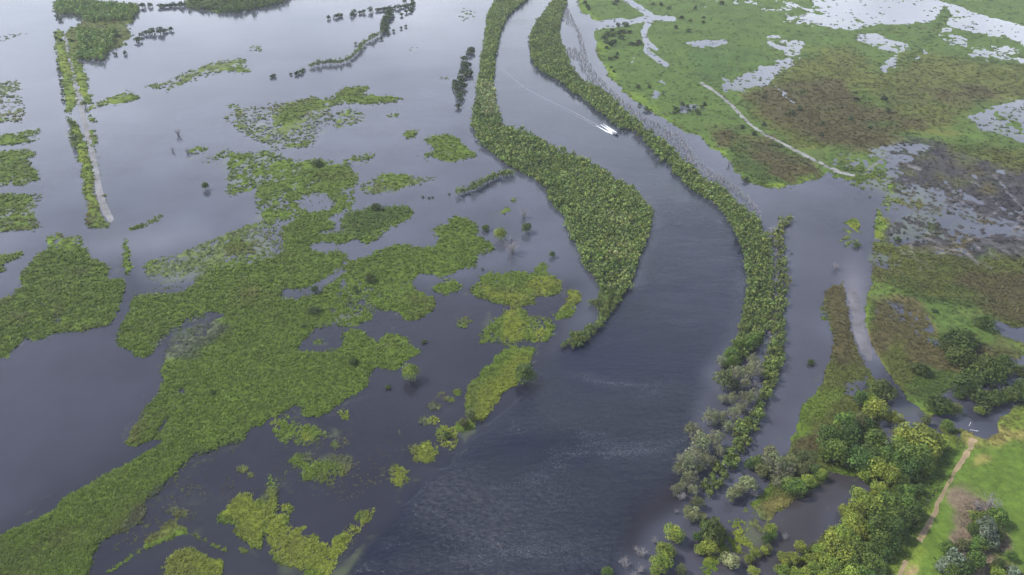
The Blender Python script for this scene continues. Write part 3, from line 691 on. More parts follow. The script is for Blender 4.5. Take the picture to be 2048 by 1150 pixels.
def crown_arrays(r, lobes, n, leaf, flat=.85, cz=1.05, spread=.68, lob=.40, cols=((.07, .11, .03),), long=1.0, open_=0.0):
    """Leaf sprays over clustered lobes; unit crown radius, centre at height cz."""
    ang = np.arange(lobes) * 2.399 + r.random() * 6; k = (np.arange(lobes) + .5) / lobes
    zz = 1 - 1.55 * k; rr = np.sqrt(np.clip(1 - zz ** 2, 0, 1))
    ctr = np.stack([np.cos(ang) * rr, np.sin(ang) * rr, zz], 1) * spread * (.62 + .66 * r.random((lobes, 1)))
    ctr = np.concatenate([ctr, [[0, 0, .1]]]); lr = lob * (.6 + .8 * r.random(lobes + 1)); lr[-1] = .5
    tone = 1 + .5 * (r.random(lobes + 1) - .5); pick = r.integers(0, len(cols), lobes + 1)
    w = lr ** 2; w = w / w.sum(); li = r.choice(lobes + 1, n, p=w)
    d = r.standard_normal((n, 3)); d[:, 2] += .35; d /= np.linalg.norm(d, axis=1)[:, None]
    P = ctr[li] + d * (lr[li] * (1 - .18 * r.random(n) ** 1.5 - open_ * r.random(n)))[:, None]
    P *= np.array([1, 1, flat]); P[:, 2] += cz
    nn = d + .38 * r.standard_normal((n, 3)); nn /= np.linalg.norm(nn, axis=1)[:, None]
    t1 = np.cross(nn, r.standard_normal((n, 3))); t1 /= np.linalg.norm(t1, axis=1)[:, None]; t2 = np.cross(nn, t1)
    s = leaf * (.65 + .7 * r.random(n))[:, None]
    V = np.stack([P - t1 * s * long, P - t2 * s * .62, P + t1 * s * long, P + t2 * s * .62 + nn * s * .25], 1)
    c = np.asarray(cols)[pick[li]] * (tone[li] * (1 + .5 * (r.random(n) - .5)))[:, None]
    return V.reshape(-1, 3), np.arange(n * 4).reshape(n, 4), np.repeat(c, 4, 0)
def trunk_arrays(r, P, h=1.0, rad=.085, col=(.16, .14, .12), limbs=4):
    a = r.random() * 6
    top = np.array([.08 * math.cos(a), .08 * math.sin(a), h * .8])
    V, F = tube([(0, 0, -.25), (.01, 0, .1), top * .55, top], [rad * 1.25, rad, rad * .8, rad * .5]); P.add(V, F, col)
    for i in range(limbs):
        b = a + i * 6.283 / limbs + r.random() * .6; e = np.array([math.cos(b) * .5, math.sin(b) * .5, h * (.95 + .25 * r.random())])
        st = top * (.5 + .3 * r.random())
        V, F = tube([st, (st + e) / 2 + np.array([0, 0, -.05]), e], [rad * .55, rad * .4, rad * .18], 4); P.add(V, F, col)
def bare_arrays(r, P, n=16, h=1.5, col=(.26, .25, .25), sprd=.9, twig=3, thick=.028):
    for i in range(n):
        a = r.random() * 6.283; e = np.array([math.cos(a) * sprd * r.random() ** .6, math.sin(a) * sprd * r.random() ** .6, h * (.55 + .5 * r.random())])
        m = e * .5 + np.array([0, 0, .1]) + .08 * r.standard_normal(3); c = np.array(col) * (.75 + .5 * r.random())
        V, F = tube([(0.1 * math.cos(a), .1 * math.sin(a), -.2), m, e], [thick * 1.3, thick, thick * .4], 3); P.add(V, F, c)
        for _ in range(twig):
            s = m + (e - m) * r.random(); q = s + np.array([.3, .3, .28]) * (r.standard_normal(3) * np.array([1, 1, .5]) + np.array([0, 0, .6]))
            V, F = tube([s, q], [thick * .55, thick * .25], 3); P.add(V, F, c)

KINDS = {  # cols, lobes, leaves, leaf size, extra
    'dark': dict(cols=((.044, .070, .013), (.062, .090, .016)), lobes=20, n=1300, leaf=.092, flat=.74, cz=.62),
    'mid': dict(cols=((.078, .130, .020), (.105, .155, .025), (.060, .104, .020)), lobes=20, n=1300, leaf=.090, flat=.95),
    'deep': dict(cols=((.046, .086, .017), (.062, .108, .019)), lobes=20, n=1300, leaf=.090, flat=.95),
    'bright': dict(cols=((.165, .212, .028), (.200, .235, .034), (.125, .172, .026)), lobes=20, n=1300, leaf=.090, flat=.95),
    'olive': dict(cols=((.110, .125, .045), (.095, .110, .040), (.080, .100, .036)), lobes=14, n=1100, leaf=.092, flat=.95),
    'pale': dict(cols=((.180, .195, .085), (.150, .165, .075)), lobes=12, n=900, leaf=.10, flat=.95),
    'silver': dict(cols=((.150, .185, .130), (.120, .155, .105), (.085, .115, .060)), lobes=13, n=1000, leaf=.095, flat=.9, long=1.3),
    'grey': dict(cols=((.155, .172, .082), (.175, .178, .105), (.130, .152, .070)), lobes=15, n=900, leaf=.058, flat=1.0, long=1.7, open_=.4, lob=.40, spread=.72),
    'mangrove': dict(cols=((.114, .155, .034), (.138, .174, .040), (.098, .138, .032)), lobes=7, n=150, leaf=.20, flat=1.05, cz=1.0, lob=.42),
    'shrub': dict(cols=((.042, .064, .022), (.055, .080, .024)), lobes=6, n=110, leaf=.25, flat=.8, cz=.58, lob=.45),
}
CROWN, TRUNK = {}, {}
for kname, kw in KINDS.items():
    CROWN[kname], TRUNK[kname] = [], []
    for v in range(4 if kname != 'mangrove' else 6):
        r = np.random.default_rng(100 + 17 * v + sum(map(ord, kname)))
        P = Parts(); P.add(*crown_arrays(r, kw['lobes'], kw['n'], kw['leaf'], **{a: b for a, b in kw.items() if a not in ('lobes', 'n', 'leaf')}))
        CROWN[kname].append(P)
        T = Parts()
        if kname == 'grey': bare_arrays(r, T, 9, 1.5, (.27, .26, .24), .85, 4, .026)
        else: trunk_arrays(r, T, kw.get('cz', 1.05), limbs=4 if kw['n'] > 300 else 2)
        TRUNK[kname].append(T)
CM = {k: [p.mesh(k + '_crown', M_LEAF) for p in v] for k, v in CROWN.items()}
TM = {k: [p.mesh(k + '_trunk', M_BARK, True) for p in v] for k, v in TRUNK.items()}
SM = {}
for k in ('shrub', 'mangrove'):           # far, small: stem and leaves in one mesh
    SM[k] = []
    for p, q in zip(CROWN[k], TRUNK[k]):
        a = Parts(); a.V, a.F, a.c, a.n = list(p.V), list(p.F), list(p.c), p.n
        for V, F, c in zip(q.V, q.F, q.c): a.add(V, F - F.min(), c)
        SM[k].append(a.mesh(k + '_small', M_LEAF))
BARE, TWIGS = [], []
for v in range(4):
    r = np.random.default_rng(300 + v); P = Parts(); bare_arrays(r, P, 22, 1.45, (.20, .185, .19), .95, 6, .020); TWIGS.append(P.mesh('bare_branches', M_BARK))
    P = Parts(); trunk_arrays(r, P, .8, .06, (.16, .15, .15), 3); BARE.append(P.mesh('bare_trunk', M_BARK, True))

HC = {'dark': .62, 'mangrove': 1.0, 'shrub': .58}
def spot(cx, cy, rpx, hc):
    R = rpx * .2
    for _ in range(6):
        X, Y, t = ground(cx, cy, hc * R)
        R = rpx / FPX * float(t)
    return float(X), float(Y), R
count = [0]
def tree(name, kind, cx, cy, rpx, label, group=None, cat='tree', base=None):
    hc = HC.get(kind, 1.05)
    X, Y, R = spot(cx, cy, rpx, hc) if base is None else base
    count[0] += 1; i = count[0]; h = random.Random(i * 77 + 5)
    e = obj(name, None, loc=(X, Y, 0.0), rotz=h.random() * 6.283)
    sc = R * 1.02; e.scale = (sc * (.85 + .34 * h.random()), sc * (.85 + .34 * h.random()), sc * (.86 + .32 * h.random()))
    v = h.randrange(len(CM[kind]))
    obj('trunk', TM[kind][v], e); obj('crown', CM[kind][v], e)
    return tag(e, label, cat, group)
def small(name, mesh_kind, cx, cy, rpx, label, group=None, cat='shrub'):
    X, Y, R = spot(cx, cy, rpx, HC[mesh_kind]); count[0] += 1; h = random.Random(count[0] * 31)
    e = obj(name, SM[mesh_kind][h.randrange(len(SM[mesh_kind]))], loc=(X, Y, 0), rotz=h.random() * 6.28)
    sc = R * 1.05; e.scale = (sc * (.9 + .25 * h.random()), sc * (.9 + .25 * h.random()), sc * (.85 + .35 * h.random()))
    return tag(e, label, cat, group)
def bare(cx, cy, rpx, label, group=None, name='bare_tree'):
    X, Y, R = spot(cx, cy, rpx, .8); count[0] += 1; h = random.Random(count[0] * 13)
    e = obj(name, None, loc=(X, Y, 0), rotz=h.random() * 6.28, scale=R)
    v = h.randrange(4); obj('trunk', BARE[v], e); obj('branches', TWIGS[v], e)
    return tag(e, label, 'tree', group)
def ordinal(i):
    return ('first', 'second', 'third', 'fourth', 'fifth', 'sixth', 'seventh', 'eighth', 'ninth', 'tenth', 'eleventh', 'twelfth', 'thirteenth', 'fourteenth', 'fifteenth', 'sixteenth', 'seventeenth', 'eighteenth', 'nineteenth', 'twentieth', 'twenty-first', 'twenty-second', 'twenty-third', 'twenty-fourth', 'twenty-fifth', 'twenty-sixth', 'twenty-seventh', 'twenty-eighth', 'twenty-ninth', 'thirtieth', 'thirty-first', 'thirty-second', 'thirty-third', 'thirty-fourth', 'thirty-fifth', 'thirty-sixth', 'thirty-seventh', 'thirty-eighth', 'thirty-ninth', 'fortieth')[i]

# ---- mangrove belts: every crown near enough is a tree, the far ones one mass
def raster(polys, holes=()):
    m = np.zeros((MH, MW), bool)
    for s in polys:
        for r, a, b in fill(pts_of(s) if isinstance(s, str) else s): m[r, a:b] = True
    for s in holes:
        for r, a, b in fill(pts_of(s) if isinstance(s, str) else s): m[r, a:b] = False
    return m
BELT_L = raster(['1010,-60 990,0 985,7 975,27 972,60 967,94 962,120 957,157 952,197 943,227 943,249 953,274 970,297 994,316 1024,336 1060,352 1090,372 1094,386 1104,410 1130,433 1135,451 1146,480 1161,500 1161,523 1184,550 1199,570 1200,588 1177,597 1181,613 1200,622 1190,640 1150,660 1125,680 1124,694 1150,694 1174,680 1197,660 1211,640 1231,613 1261,573 1277,517 1291,483 1304,450 1304,416 1291,393 1274,378 1267,368 1234,355 1204,331 1161,311 1124,297 1090,277 1044,257 1004,245 997,220 990,197 986,160 990,114 999,67 1012,37 1030,17 1054,0 1090,-60'])
BELT_R = raster(['1120,-60 1105,0 1089,20 1070,47 1060,73 1062,110 1072,134 1094,147 1120,164 1144,184 1167,197 1184,214 1204,227 1227,247 1244,259 1264,257 1284,277 1308,307 1338,331 1366,364 1392,386 1425,403 1452,433 1475,473 1489,507 1495,537 1494,590 1482,630 1472,667 1450,705 1438,735 1470,735 1500,705 1532,675 1547,617 1545,570 1547,523 1542,473 1525,450 1509,423 1482,403 1465,383 1452,374 1408,351 1382,327 1365,312 1338,287 1301,264 1267,234 1231,200 1204,174 1164,160 1141,127 1127,94 1116,60 1124,30 1134,0 1140,-60'])
STRIP = raster(['1552,446 1562,453 1575,487 1569,517 1579,533 1582,557 1572,597 1569,627 1569,674 1565,704 1559,747 1545,770 1525,823 1502,876 1472,926 1448,960 1428,996 1412,1000 1402,973 1425,940 1440,915 1455,890 1472,860 1499,816 1522,783 1522,747 1532,710 1545,684 1544,644 1553,597 1550,550 1556,523 1553,493 1545,470', '1552,446 1577,428 1584,432 1582,440 1565,453'])
SCRUB = raster(['1118,-60 1128,0 1141,20 1164,67 1177,117 1197,147 1251,200 1301,234 1366,267 1398,318 1432,341 1472,367 1492,385 1519,416 1530,440 1518,440 1495,405 1465,383 1452,374 1408,351 1382,327 1365,312 1338,287 1301,264 1267,234 1231,200 1204,174 1180,160 1164,140 1150,110 1140,95 1150,90 1158,110 1160,90 1150,55 1130,45 1124,30 1130,0 1135,-60',
                '1120,95 1150,92 1165,108 1150,118 1130,112', '1532,452 1552,450 1560,640 1545,700 1530,720 1540,640 1546,560 1548,500'])
def scatter(mask, spacing, far_spacing, hm, r):
    """Jittered points on the ground whose crowns, hm metres up, fall inside the traced belt."""
    out = []
    ys, xs = np.nonzero(mask)
    gx0, gy0, _ = ground(xs + X0, np.minimum(ys + Y0, 1300) + 0)
    lo, hi_ = (gx0.min(), gy0.min()), (gx0.max(), gy0.max())
    for sp0, dmin, dmax in ((spacing, 0, 380), (far_spacing, 380, 1100)):
        a = np.arange(lo[0] - 4, hi_[0] + 4, sp0); b = np.arange(max(lo[1] - 4, 60), min(hi_[1] + 4, 1100), sp0 * .92)
        if not len(b): continue
        A, B = np.meshgrid(a, b); A[1::2] += sp0 / 2
        A = (A + r.uniform(-.33, .33, A.shape) * sp0).ravel(); B = (B + r.uniform(-.33, .33, B.shape) * sp0).ravel()
        d = np.sqrt(A ** 2 + B ** 2 + CAM_H ** 2); m = (d >= dmin) & (d < dmax); A, B = A[m], B[m]
        x1, y1 = survey(A, B, .25 * hm); x2, y2 = survey(A, B, .92 * hm)
        def inside(x, y):
            i = np.clip((y - Y0).astype(int), 0, MH - 1); j = np.clip((x - X0).astype(int), 0, MW - 1); return mask[i, j]
        g = inside(x1, y1) & inside(x2, y2); out.append(np.stack([A[g], B[g]], 1))
    return np.concatenate(out)
rt = np.random.default_rng(21)
cand = []
for mk, which in ((BELT_L, 0), (BELT_R, 1), (STRIP, 2)):
    p = scatter(mk, 1.62 if which < 2 else 2.0, 2.25, 2.8, rt)
    cand.append(np.column_stack([p, np.full(len(p), which)]))
cand = np.concatenate(cand)
dd = np.sqrt(cand[:, 0] ** 2 + cand[:, 1] ** 2 + CAM_H ** 2)
order = np.argsort(dd); cand, dd = cand[order], dd[order]
BL = ('small green tree packed in the teardrop shaped thicket left of the river', 'small green tree packed in the narrow curved belt right of the river', 'small green tree in the thin outer strip beside the pale flooded channel')
BG = ('trees of the teardrop thicket', 'trees of the right bank belt', 'trees of the outer strip')
NI = 300
for i in range(min(NI, len(cand))):
    X, Y, w = cand[i]; w = int(w); R = (1.08 if w < 2 else 1.35) * (.7 + .65 * rt.random() ** 2)
    tree('mangrove_tree', 'mangrove', 0, 0, 0, BL[w], BG[w], base=(X, Y, R))
def mass(name, pts, kindname, Rm, label, colmul=None, variants=None, mat=None, R_far=None):
    P = Parts(); src = variants or CROWN[kindname]
    arr = [(np.concatenate(s.V), np.concatenate(s.F), np.concatenate(s.c)) for s in src]
    for i, q in enumerate(pts):
        V, F, c = arr[i % len(arr)]; d = math.sqrt(q[0] ** 2 + q[1] ** 2)
        R = Rm * (.68 + .65 * rt.random() ** 2) * (1 if d < 345 or R_far is None else R_far / Rm); a = rt.random() * 6.283; ca, sa = math.cos(a) * R, math.sin(a) * R
        W = np.column_stack([V[:, 0] * ca - V[:, 1] * sa + q[0], V[:, 0] * sa + V[:, 1] * ca + q[1], V[:, 2] * R * (.85 + .35 * rt.random())])
        k = (1 if colmul is None else colmul(q[0], q[1])) * (.84 + .32 * rt.random()); k = k * np.array((1 + .25 * (rt.random() - .5), 1, 1))
        if rt.random() < .07: k = k * np.array((1.12, 1.04, 1.5))
        P.add(W, F, c * k)
    return tag(obj(name, P.mesh(name, mat or M_LEAF)), label, 'trees' if 'thicket' in name else 'scrub', kind='stuff')
far = cand[NI:]
LOW = []
for v in range(5):
    r = np.random.default_rng(500 + v); P = Parts(); P.add(*crown_arrays(r, 6, 46, .34, flat=1.05, cz=1.0, lob=.42, cols=KINDS['mangrove']['cols'])); LOW.append(P)
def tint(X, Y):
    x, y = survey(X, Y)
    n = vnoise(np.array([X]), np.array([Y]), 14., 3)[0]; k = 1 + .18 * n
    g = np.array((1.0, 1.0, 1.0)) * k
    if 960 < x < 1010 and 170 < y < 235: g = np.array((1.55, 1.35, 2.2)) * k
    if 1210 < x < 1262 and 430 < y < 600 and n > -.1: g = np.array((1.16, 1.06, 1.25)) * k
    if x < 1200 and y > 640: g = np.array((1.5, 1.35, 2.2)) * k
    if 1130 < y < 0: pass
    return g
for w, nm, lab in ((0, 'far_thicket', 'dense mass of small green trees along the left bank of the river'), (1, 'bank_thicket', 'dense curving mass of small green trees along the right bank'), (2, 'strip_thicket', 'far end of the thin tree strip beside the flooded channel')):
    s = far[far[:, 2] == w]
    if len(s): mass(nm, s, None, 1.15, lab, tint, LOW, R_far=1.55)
TW = []
for v in range(4):
    r = np.random.default_rng(700 + v); P = Parts(); bare_arrays(r, P, 11, 1.0, (.31, .30, .29), .85, 1, .03); TW.append(P)
sc = scatter(SCRUB, 1.7, 2.2, 1.5, rt)
mass('drowned_scrub', sc, None, 1.2, 'grey leafless scrub standing in the water behind the right bank trees', None, TW, M_BARK)
# ---- single trees, read off one by one:  x, y, radius (pixels of the survey), kind
def clump(rows, name, base, group, place, cat='tree', fn=None):
    """base: what every one of them is; the outermost four are told apart by where they stand in the clump."""
    r = [tuple(float(c) if i < 3 else c for i, c in enumerate(t.split(','))) for t in rows.split()]
    byk = {}
    for i, q in enumerate(r): byk.setdefault(q[3], []).append(i)
    rank = {}
    for k, ids in byk.items():
        for j, i in enumerate(sorted(ids, key=lambda q: r[q][0])): rank[i] = (j, len(ids))
    for i, (x, y, rad, k) in enumerate(r):
        d, (j, m) = base[k], rank[i]
        lab = f'only {d} {place}' if m == 1 else f'leftmost {d} {place}' if j == 0 else f'rightmost {d} {place}' if j == m - 1 else f'{ordinal(j)} {d} from the left {place}'
        (fn or tree)(name, k, x, y, rad, lab, group, cat)
W = {'dark': 'dark green domed tree', 'mid': 'mid green leafy tree', 'deep': 'deep green leafy tree', 'bright': 'yellow green leafy tree', 'olive': 'olive green tree', 'pale': 'pale buff green tree', 'silver': 'silvery green bush', 'grey': 'grey green sparse tree'}
clump('1688,845,20,mid 1723,845,15,olive 1659,875,24,deep 1703,872,22,deep 1753,882,24,mid 1672,904,25,mid 1718,915,26,deep 1650,908,15,mid 1690,880,20,deep 1735,905,20,deep 1751,823,22,bright 1745,807,15,bright 1735,850,16,deep 1720,799,16,deep 1631,941,12,deep 1642,950,11,bright',
      'broadleaf_tree', W, 'trees of the wood between channel and pond', 'in the wood between channel and pond')
clump('1839,875,32,bright 1870,882,22,bright 1808,873,20,bright 1855,900,20,bright 1813,908,24,mid 1830,919,26,mid 1773,913,18,mid 1791,925,18,mid 1819,937,22,deep 1800,893,18,bright 1845,930,16,mid 1800,945,18,deep',
      'broadleaf_tree', W, 'trees of the tall clump by the grass verge', 'in the tall clump by the grass verge')
clump('1753,939,22,bright 1731,948,14,bright 1775,948,18,bright 1784,957,20,bright 1806,966,16,mid 1813,986,16,mid 1758,979,14,bright 1718,992,18,bright 1688,1021,11,bright 1740,1012,22,bright 1775,1005,20,mid 1710,1021,18,bright 1813,1008,18,mid 1828,1023,17,deep 1707,1040,18,bright 1745,1029,17,mid 1786,1038,20,mid 1810,1038,20,deep 1830,1042,16,deep 1718,1058,18,bright 1751,1058,22,mid 1786,1060,20,deep 1806,1071,15,deep 1795,985,14,mid 1762,1028,16,mid',
      'broadleaf_tree', W, 'trees hanging over the brown pond', 'in the row hanging over the brown pond')
clump('1688,1073,22,bright 1666,1067,13,bright 1758,1080,22,mid 1784,1091,17,deep 1672,1095,24,bright 1705,1089,20,bright 1639,1102,14,bright 1723,1102,21,mid 1771,1106,16,deep 1690,1115,22,bright 1740,1117,22,mid 1624,1119,13,bright 1648,1119,18,bright 1631,1137,16,bright 1672,1135,20,bright 1705,1130,18,mid 1736,1137,20,mid 1760,1130,17,mid 1609,1148,14,bright 1655,1154,18,bright 1699,1156,20,bright 1731,1158,20,mid 1765,1152,16,deep 1745,1098,17,mid',
      'broadleaf_tree', W, 'trees of the lowest wood beside the lawn', 'in the lowest wood beside the lawn')
clump('1955,1038,17,mid 1994,1036,18,mid 1946,1060,15,deep 1973,1063,21,silver 1994,1067,15,mid 1959,1086,15,mid 1984,1086,14,silver 1896,1095,15,mid 1924,1091,14,olive 1946,1097,14,mid 1911,1119,20,silver 1951,1124,18,deep 1889,1130,15,silver 1930,1134,16,deep 1997,1130,14,deep 2023,1113,11,mid 2027,1141,13,silver 1992,1145,12,bright 1972,1042,13,deep 1905,1148,16,mid',
      'garden_tree', W, 'trees planted in the island bed on the lawn', 'in the planted bed on the lawn')
bare(1986,1007,22,'leafless purplish grey tree at the far end of the planted bed'); bare(1957,1010,17,'smaller grey twiggy tree beside the purplish one in the planted bed')
for a in (('dark',1764,783,25,'dark green domed tree in the water beside the bend of the drowned road'), ('dark',1878,810,24,'lone dark domed tree in the middle of the flooded road junction'),
          ('dark',1842,740,17,'low very dark bush on the sedge right of the drowned road'), ('deep',1837,978,11,'small dark round bush alone on the grass verge'),
          ('mid',1896,851,12,'bushy green shrub at the tip of the grass verge by the junction'), ('olive',1850,842,12,'olive shrub in the ditch behind the tall clump'), ('bright',1786,838,14,'yellow green bush in the wet ditch by the junction'),
          ('deep',1736,770,5,'tiny dark shrub in the pool left of the road bend')):
    tree('roadside_tree' if a[3] > 15 else 'shrub', a[0], a[1], a[2], a[3], a[4], cat='tree' if a[3] > 15 else 'shrub')
clump('1913,682,30,dark 1896,692,18,dark 1973,647,19,dark 1933,676,21,dark 1929,715,27,dark 1908,710,18,dark 1977,722,18,dark 1977,747,29,dark 2010,728,18,dark 1996,735,18,dark 1939,774,26,dark 1942,750,17,dark 1970,803,22,dark 1994,794,18,dark 2021,790,18,dark 2041,777,18,dark 2046,745,14,dark 1918,791,9,dark 1912,818,12,olive 1959,821,9,bright 1955,755,16,dark 2060,790,18,dark 2075,770,18,dark',
      'wetland_tree', W, 'dark trees round the pools by the right edge', 'round the pools above the lawn')
clump('1540,909,16,pale 1515,924,14,deep 1551,931,22,grey 1524,942,14,olive 1584,922,18,olive 1568,951,18,grey 1605,939,14,olive 1592,972,20,mid 1553,961,12,grey 1535,930,14,grey 1616,964,13,bright 1577,938,14,grey 1606,915,12,olive 1622,928,12,olive 1500,930,9,deep',
      'spit_tree', W, 'scrubby trees on the spit', 'on the scrubby spit above the pond')
clump('1494,968,18,pale 1463,990,14,pale 1480,980,12,pale', 'pale_tree', W, 'pale trees in the creek', 'standing alone in the creek below the spit')
clump('1373,922,26,grey 1358,939,14,grey 1380,957,16,grey 1351,978,12,grey 1366,970,12,grey 1386,979,12,grey 1410,918,14,grey 1420,836,17,grey 1434,834,15,grey 1383,858,15,grey 1401,887,20,grey 1430,883,17,grey 1455,854,12,grey 1469,830,14,grey 1417,922,15,grey 1450,763,22,olive 1477,744,17,grey 1503,742,18,grey 1491,766,12,grey 1445,798,10,grey 1464,796,12,grey 1500,794,16,grey 1481,814,14,grey 1444,724,12,grey 1505,722,12,grey 1470,770,12,olive 1398,862,9,grey 1440,905,12,grey 1400,935,12,grey 1412,880,11,grey 1448,830,10,grey 1460,750,13,grey 1488,795,11,grey 1392,905,12,grey',
      'sapling', W, 'half drowned grey trees at the end of the belt', 'at the river end of the belt')
clump('1464,706,13,mid 1480,690,13,mid 1497,690,13,mid 1510,680,12,mid 1455,725,12,mid 1468,722,12,mid', 'bank_tree', W, 'last trees of the green belt', 'where the green belt breaks up')
for x, y, rad, l in ((1513,769,10,'thin bare grey tree between the belt and the outer strip'), (1516,722,9,'thin bare grey tree in the gap at the top of the drowned saplings'), (1362,992,13,'bare twiggy tree at the foot of the drowned saplings'), (1250,1126,15,'leafless twiggy tree farthest out in the river at the bottom edge'), (1283,1104,15,'spreading leafless grey tree second out in the river'), (1279,1137,12,'low leafless tree at the bottom edge of the river'), (1309,1081,9,'small leafless tree beside the round yellow green trees'), (1303,1126,10,'small grey tree against the lowest round tree'), (1268,1150,9,'leafless tree cut by the bottom edge'), (1353,1022,6,'tiny grey bush alone in brown water'), (1270,1096,7,'tiny bare sapling behind the spreading grey tree'), (1508,985,12,'grey twiggy bush behind the straw coloured sedge'), (1023,493,20,'wide leafless purple grey thorn bush in the open flood'), (1047,427,12,'low leafless bush farther up the open flood'), (355,264,9,'leafless bush alone in the far left flood'), (344,299,6,'small bare bush left of a green tussock'), (374,301,7,'bare bush touching a green tussock'), (1672,533,9,'little bare tree at the end of the drowned track'), (1458,327,7,'bare bush at the far corner of the brown sedge'), (1570,1072,9,'bare bush in the middle of the brown pond edge')):
    bare(x, y, rad, l)
clump('1349,1067,19,bright 1331,1100,19,bright 1323,1128,17,bright 1310,1145,10,bright 1362,1141,12,olive 1393,1005,13,olive 1382,1029,14,pale 1404,1033,11,pale 1375,1020,9,olive 1395,1075,10,deep 1419,1093,17,bright 1400,1098,10,bright 1463,1122,18,pale 1445,1115,10,olive 1511,1106,11,bright 1498,1119,9,bright 1540,1060,12,bright 1533,1080,10,deep 1537,1097,9,olive 1530,1100,9,bright 1509,1145,11,bright 1602,1095,13,bright 1566,1113,11,bright 1586,1117,12,bright 1572,1128,9,bright 1562,1143,14,bright 1588,1148,13,bright 1215,1145,12,mid 1545,1070,9,mid',
      'island_tree', W, 'scattered trees on the drowned lower islands', 'on the drowned islands at the bottom')
tree('island_tree', 'dark', 1426, 1066, 30, 'broad dark green tree on the drowned island at the bottom')
for k, x, y, rad, l in (('bright',820,744,17,'round yellow green tree alone in the dark flood below the main mat'), ('deep',1052,748,19,'very dark pointed tree at the corner of the riverside mat'), ('deep',1052,456,10,'tall dark tree alone in the open flood'), ('bright',1001,470,11,'bright round bush next to the purple thorn bush'), ('dark',971,456,8,'small dark bush left of the bright round bush'), ('deep',1105,509,6,'small dark tree alone near the teardrop thicket'), ('deep',410,372,7,'lone dark tree in the open flood right of the levee'), ('deep',630,578,8,'round dark bush in the pale pool of the marsh'), ('dark',629,621,11,'low dark bush in the marsh below the pale pool'), ('dark',740,557,11,'low dark bush on the marsh right of the pale pool'), ('mid',710,577,7,'small green bush on the marsh beside a low dark bush'), ('dark',608,653,5,'tiny dark bush on the marsh above the dark pond'), ('dark',635,326,10,'wide dark bush on top of the ringed mat'), ('dark',752,415,10,'dark bush at the top of the lush green mat'), ('dark',848,683,5,'tiny dark bush alone in the dark flood'), ('dark',776,774,5,'tiny dark bush left of the round yellow green tree'), ('dark',706,722,9,'dark bush on the lower right of the main mat'), ('dark',1714,490,7,'dark bush beside the drowned track'), ('dark',1622,725,7,'small dark bush alone in the pale channel'), ('dark',893,870,8,'dark bush among the tussocks on the river edge'), ('olive',940,832,12,'brownish bush at the foot of the riverside mat'), ('olive',925,845,10,'olive bush left of the brownish one by the river'), ('deep',426,787,5,'tiny dark bush in the lower marsh mat')):
    tree('lone_tree' if rad > 9 else 'shrub', k, x, y, rad, l, cat='tree' if rad > 9 else 'shrub')

# ---- rows and far bushes
def row(pts, rad, name, what, group, mk='shrub', step=None):
    p = np.array(pts_of(pts))
    if step:
        L = np.concatenate([[0], np.cumsum(np.hypot(*np.diff(p, axis=0).T))]); s = np.arange(0, L[-1] + .1, step)
        p = np.stack([np.interp(s, L, p[:, 0]), np.interp(s, L, p[:, 1])], 1)
    if not step:
        tall = np.ptp(p[:, 1]) > 1.5 * np.ptp(p[:, 0]); p = p[np.argsort(p[:, 1] if tall else p[:, 0])]
        if 'from the' not in what: what += ', counted from the top' if tall else ', counted from the left'
    elif 'from the' not in what:
        what += ', counted from the left' if p[-1, 0] - p[0, 0] > 20 else ', counted from the top'
    hr_ = random.Random(len(pts))
    for i, (x, y) in enumerate(p):
        lab = what if i >= 40 else what.replace('{n}', ordinal(i))
        small(name, mk, x + hr_.uniform(-.6, .6), y + hr_.uniform(-.6, .6), rad * hr_.uniform(.8, 1.25), lab, group, 'tree' if 'tree' in name else 'shrub')
row('285,11 300,11', 6, 'far_tree', '{n} dark tree from the left between the far woods', 'trees between the far woods')
row('320,12 372,9', 5, 'far_tree', '{n} grey green tree of the row joining the far wood', 'row joining the far wood', step=5)
row('275,80 283,69 292,65 303,64 320,63 331,61 342,58', 6.5, 'far_tree', '{n} tree from the left in the row right of the levee wood', 'row right of the levee wood')
row('229,108 249,106 154,34 114,33 123,81 144,82 119,38', 4, 'far_shrub', '{n} dark dot of a bush scattered round the levee wood', 'bushes round the levee wood')
row('109,66 112,76 116,130 118,140 119,150 121,160 122,170 124,180 125,190 126,201', 3.4, 'levee_shrub', '{n} grey shrub down the left side of the levee', 'shrubs along the levee')
row('140,240 142,248 144,268 145,279 149,291 169,207', 6.5, 'levee_tree', '{n} dark tree standing on the broken levee', 'trees on the levee', 'mangrove')
row('657,35 672,32 679,30 704,29 708,23 720,24 728,24 740,21', 5, 'far_tree', '{n} dark tree from the left in the broken top row', 'broken top row of trees')
row('754,20 790,15 828,9 822,-4', 4.5, 'far_tree', '{n} small tree from the left along the top hedge', 'top hedge', step=6)
row('824,17 820,21 812,24 803,29 809,3', 4, 'far_tree', '{n} dark tree hanging below the top hedge', 'below the top hedge')
row('780,24 774,36 768,48 771,58', 7, 'far_tree', '{n} green tree of the thick link below the top hedge', 'thick link of the hedge', step=6)
row('765,63 749,72 734,81 721,90 722,95 713,105 704,113 694,119 680,124 668,124 657,124 646,126 635,127 619,132', 4.5, 'far_tree', '{n} tree from the top along the far diagonal hedge', 'far diagonal hedge', 'mangrove', step=6)
row('607,139 602,143 593,147 582,148 549,151 543,153', 4.5, 'far_tree', '{n} tree past the low end of the diagonal hedge', 'end of the diagonal hedge')
row('762,77 776,66 787,61 802,56 812,52 711,88', 3.6, 'far_tree', '{n} tree of the side branch of the diagonal hedge', 'side branch of the hedge')
row('942,98 941,104 928,118 930,128 930,136 938,131 925,146 933,150 919,158 926,160 911,165 920,170 928,172 915,180 925,184 920,193 923,199 937,146 917,212 913,172', 7, 'flooded_tree', '{n} dark tree of the drowned clump left of the river', 'drowned clump left of the river')
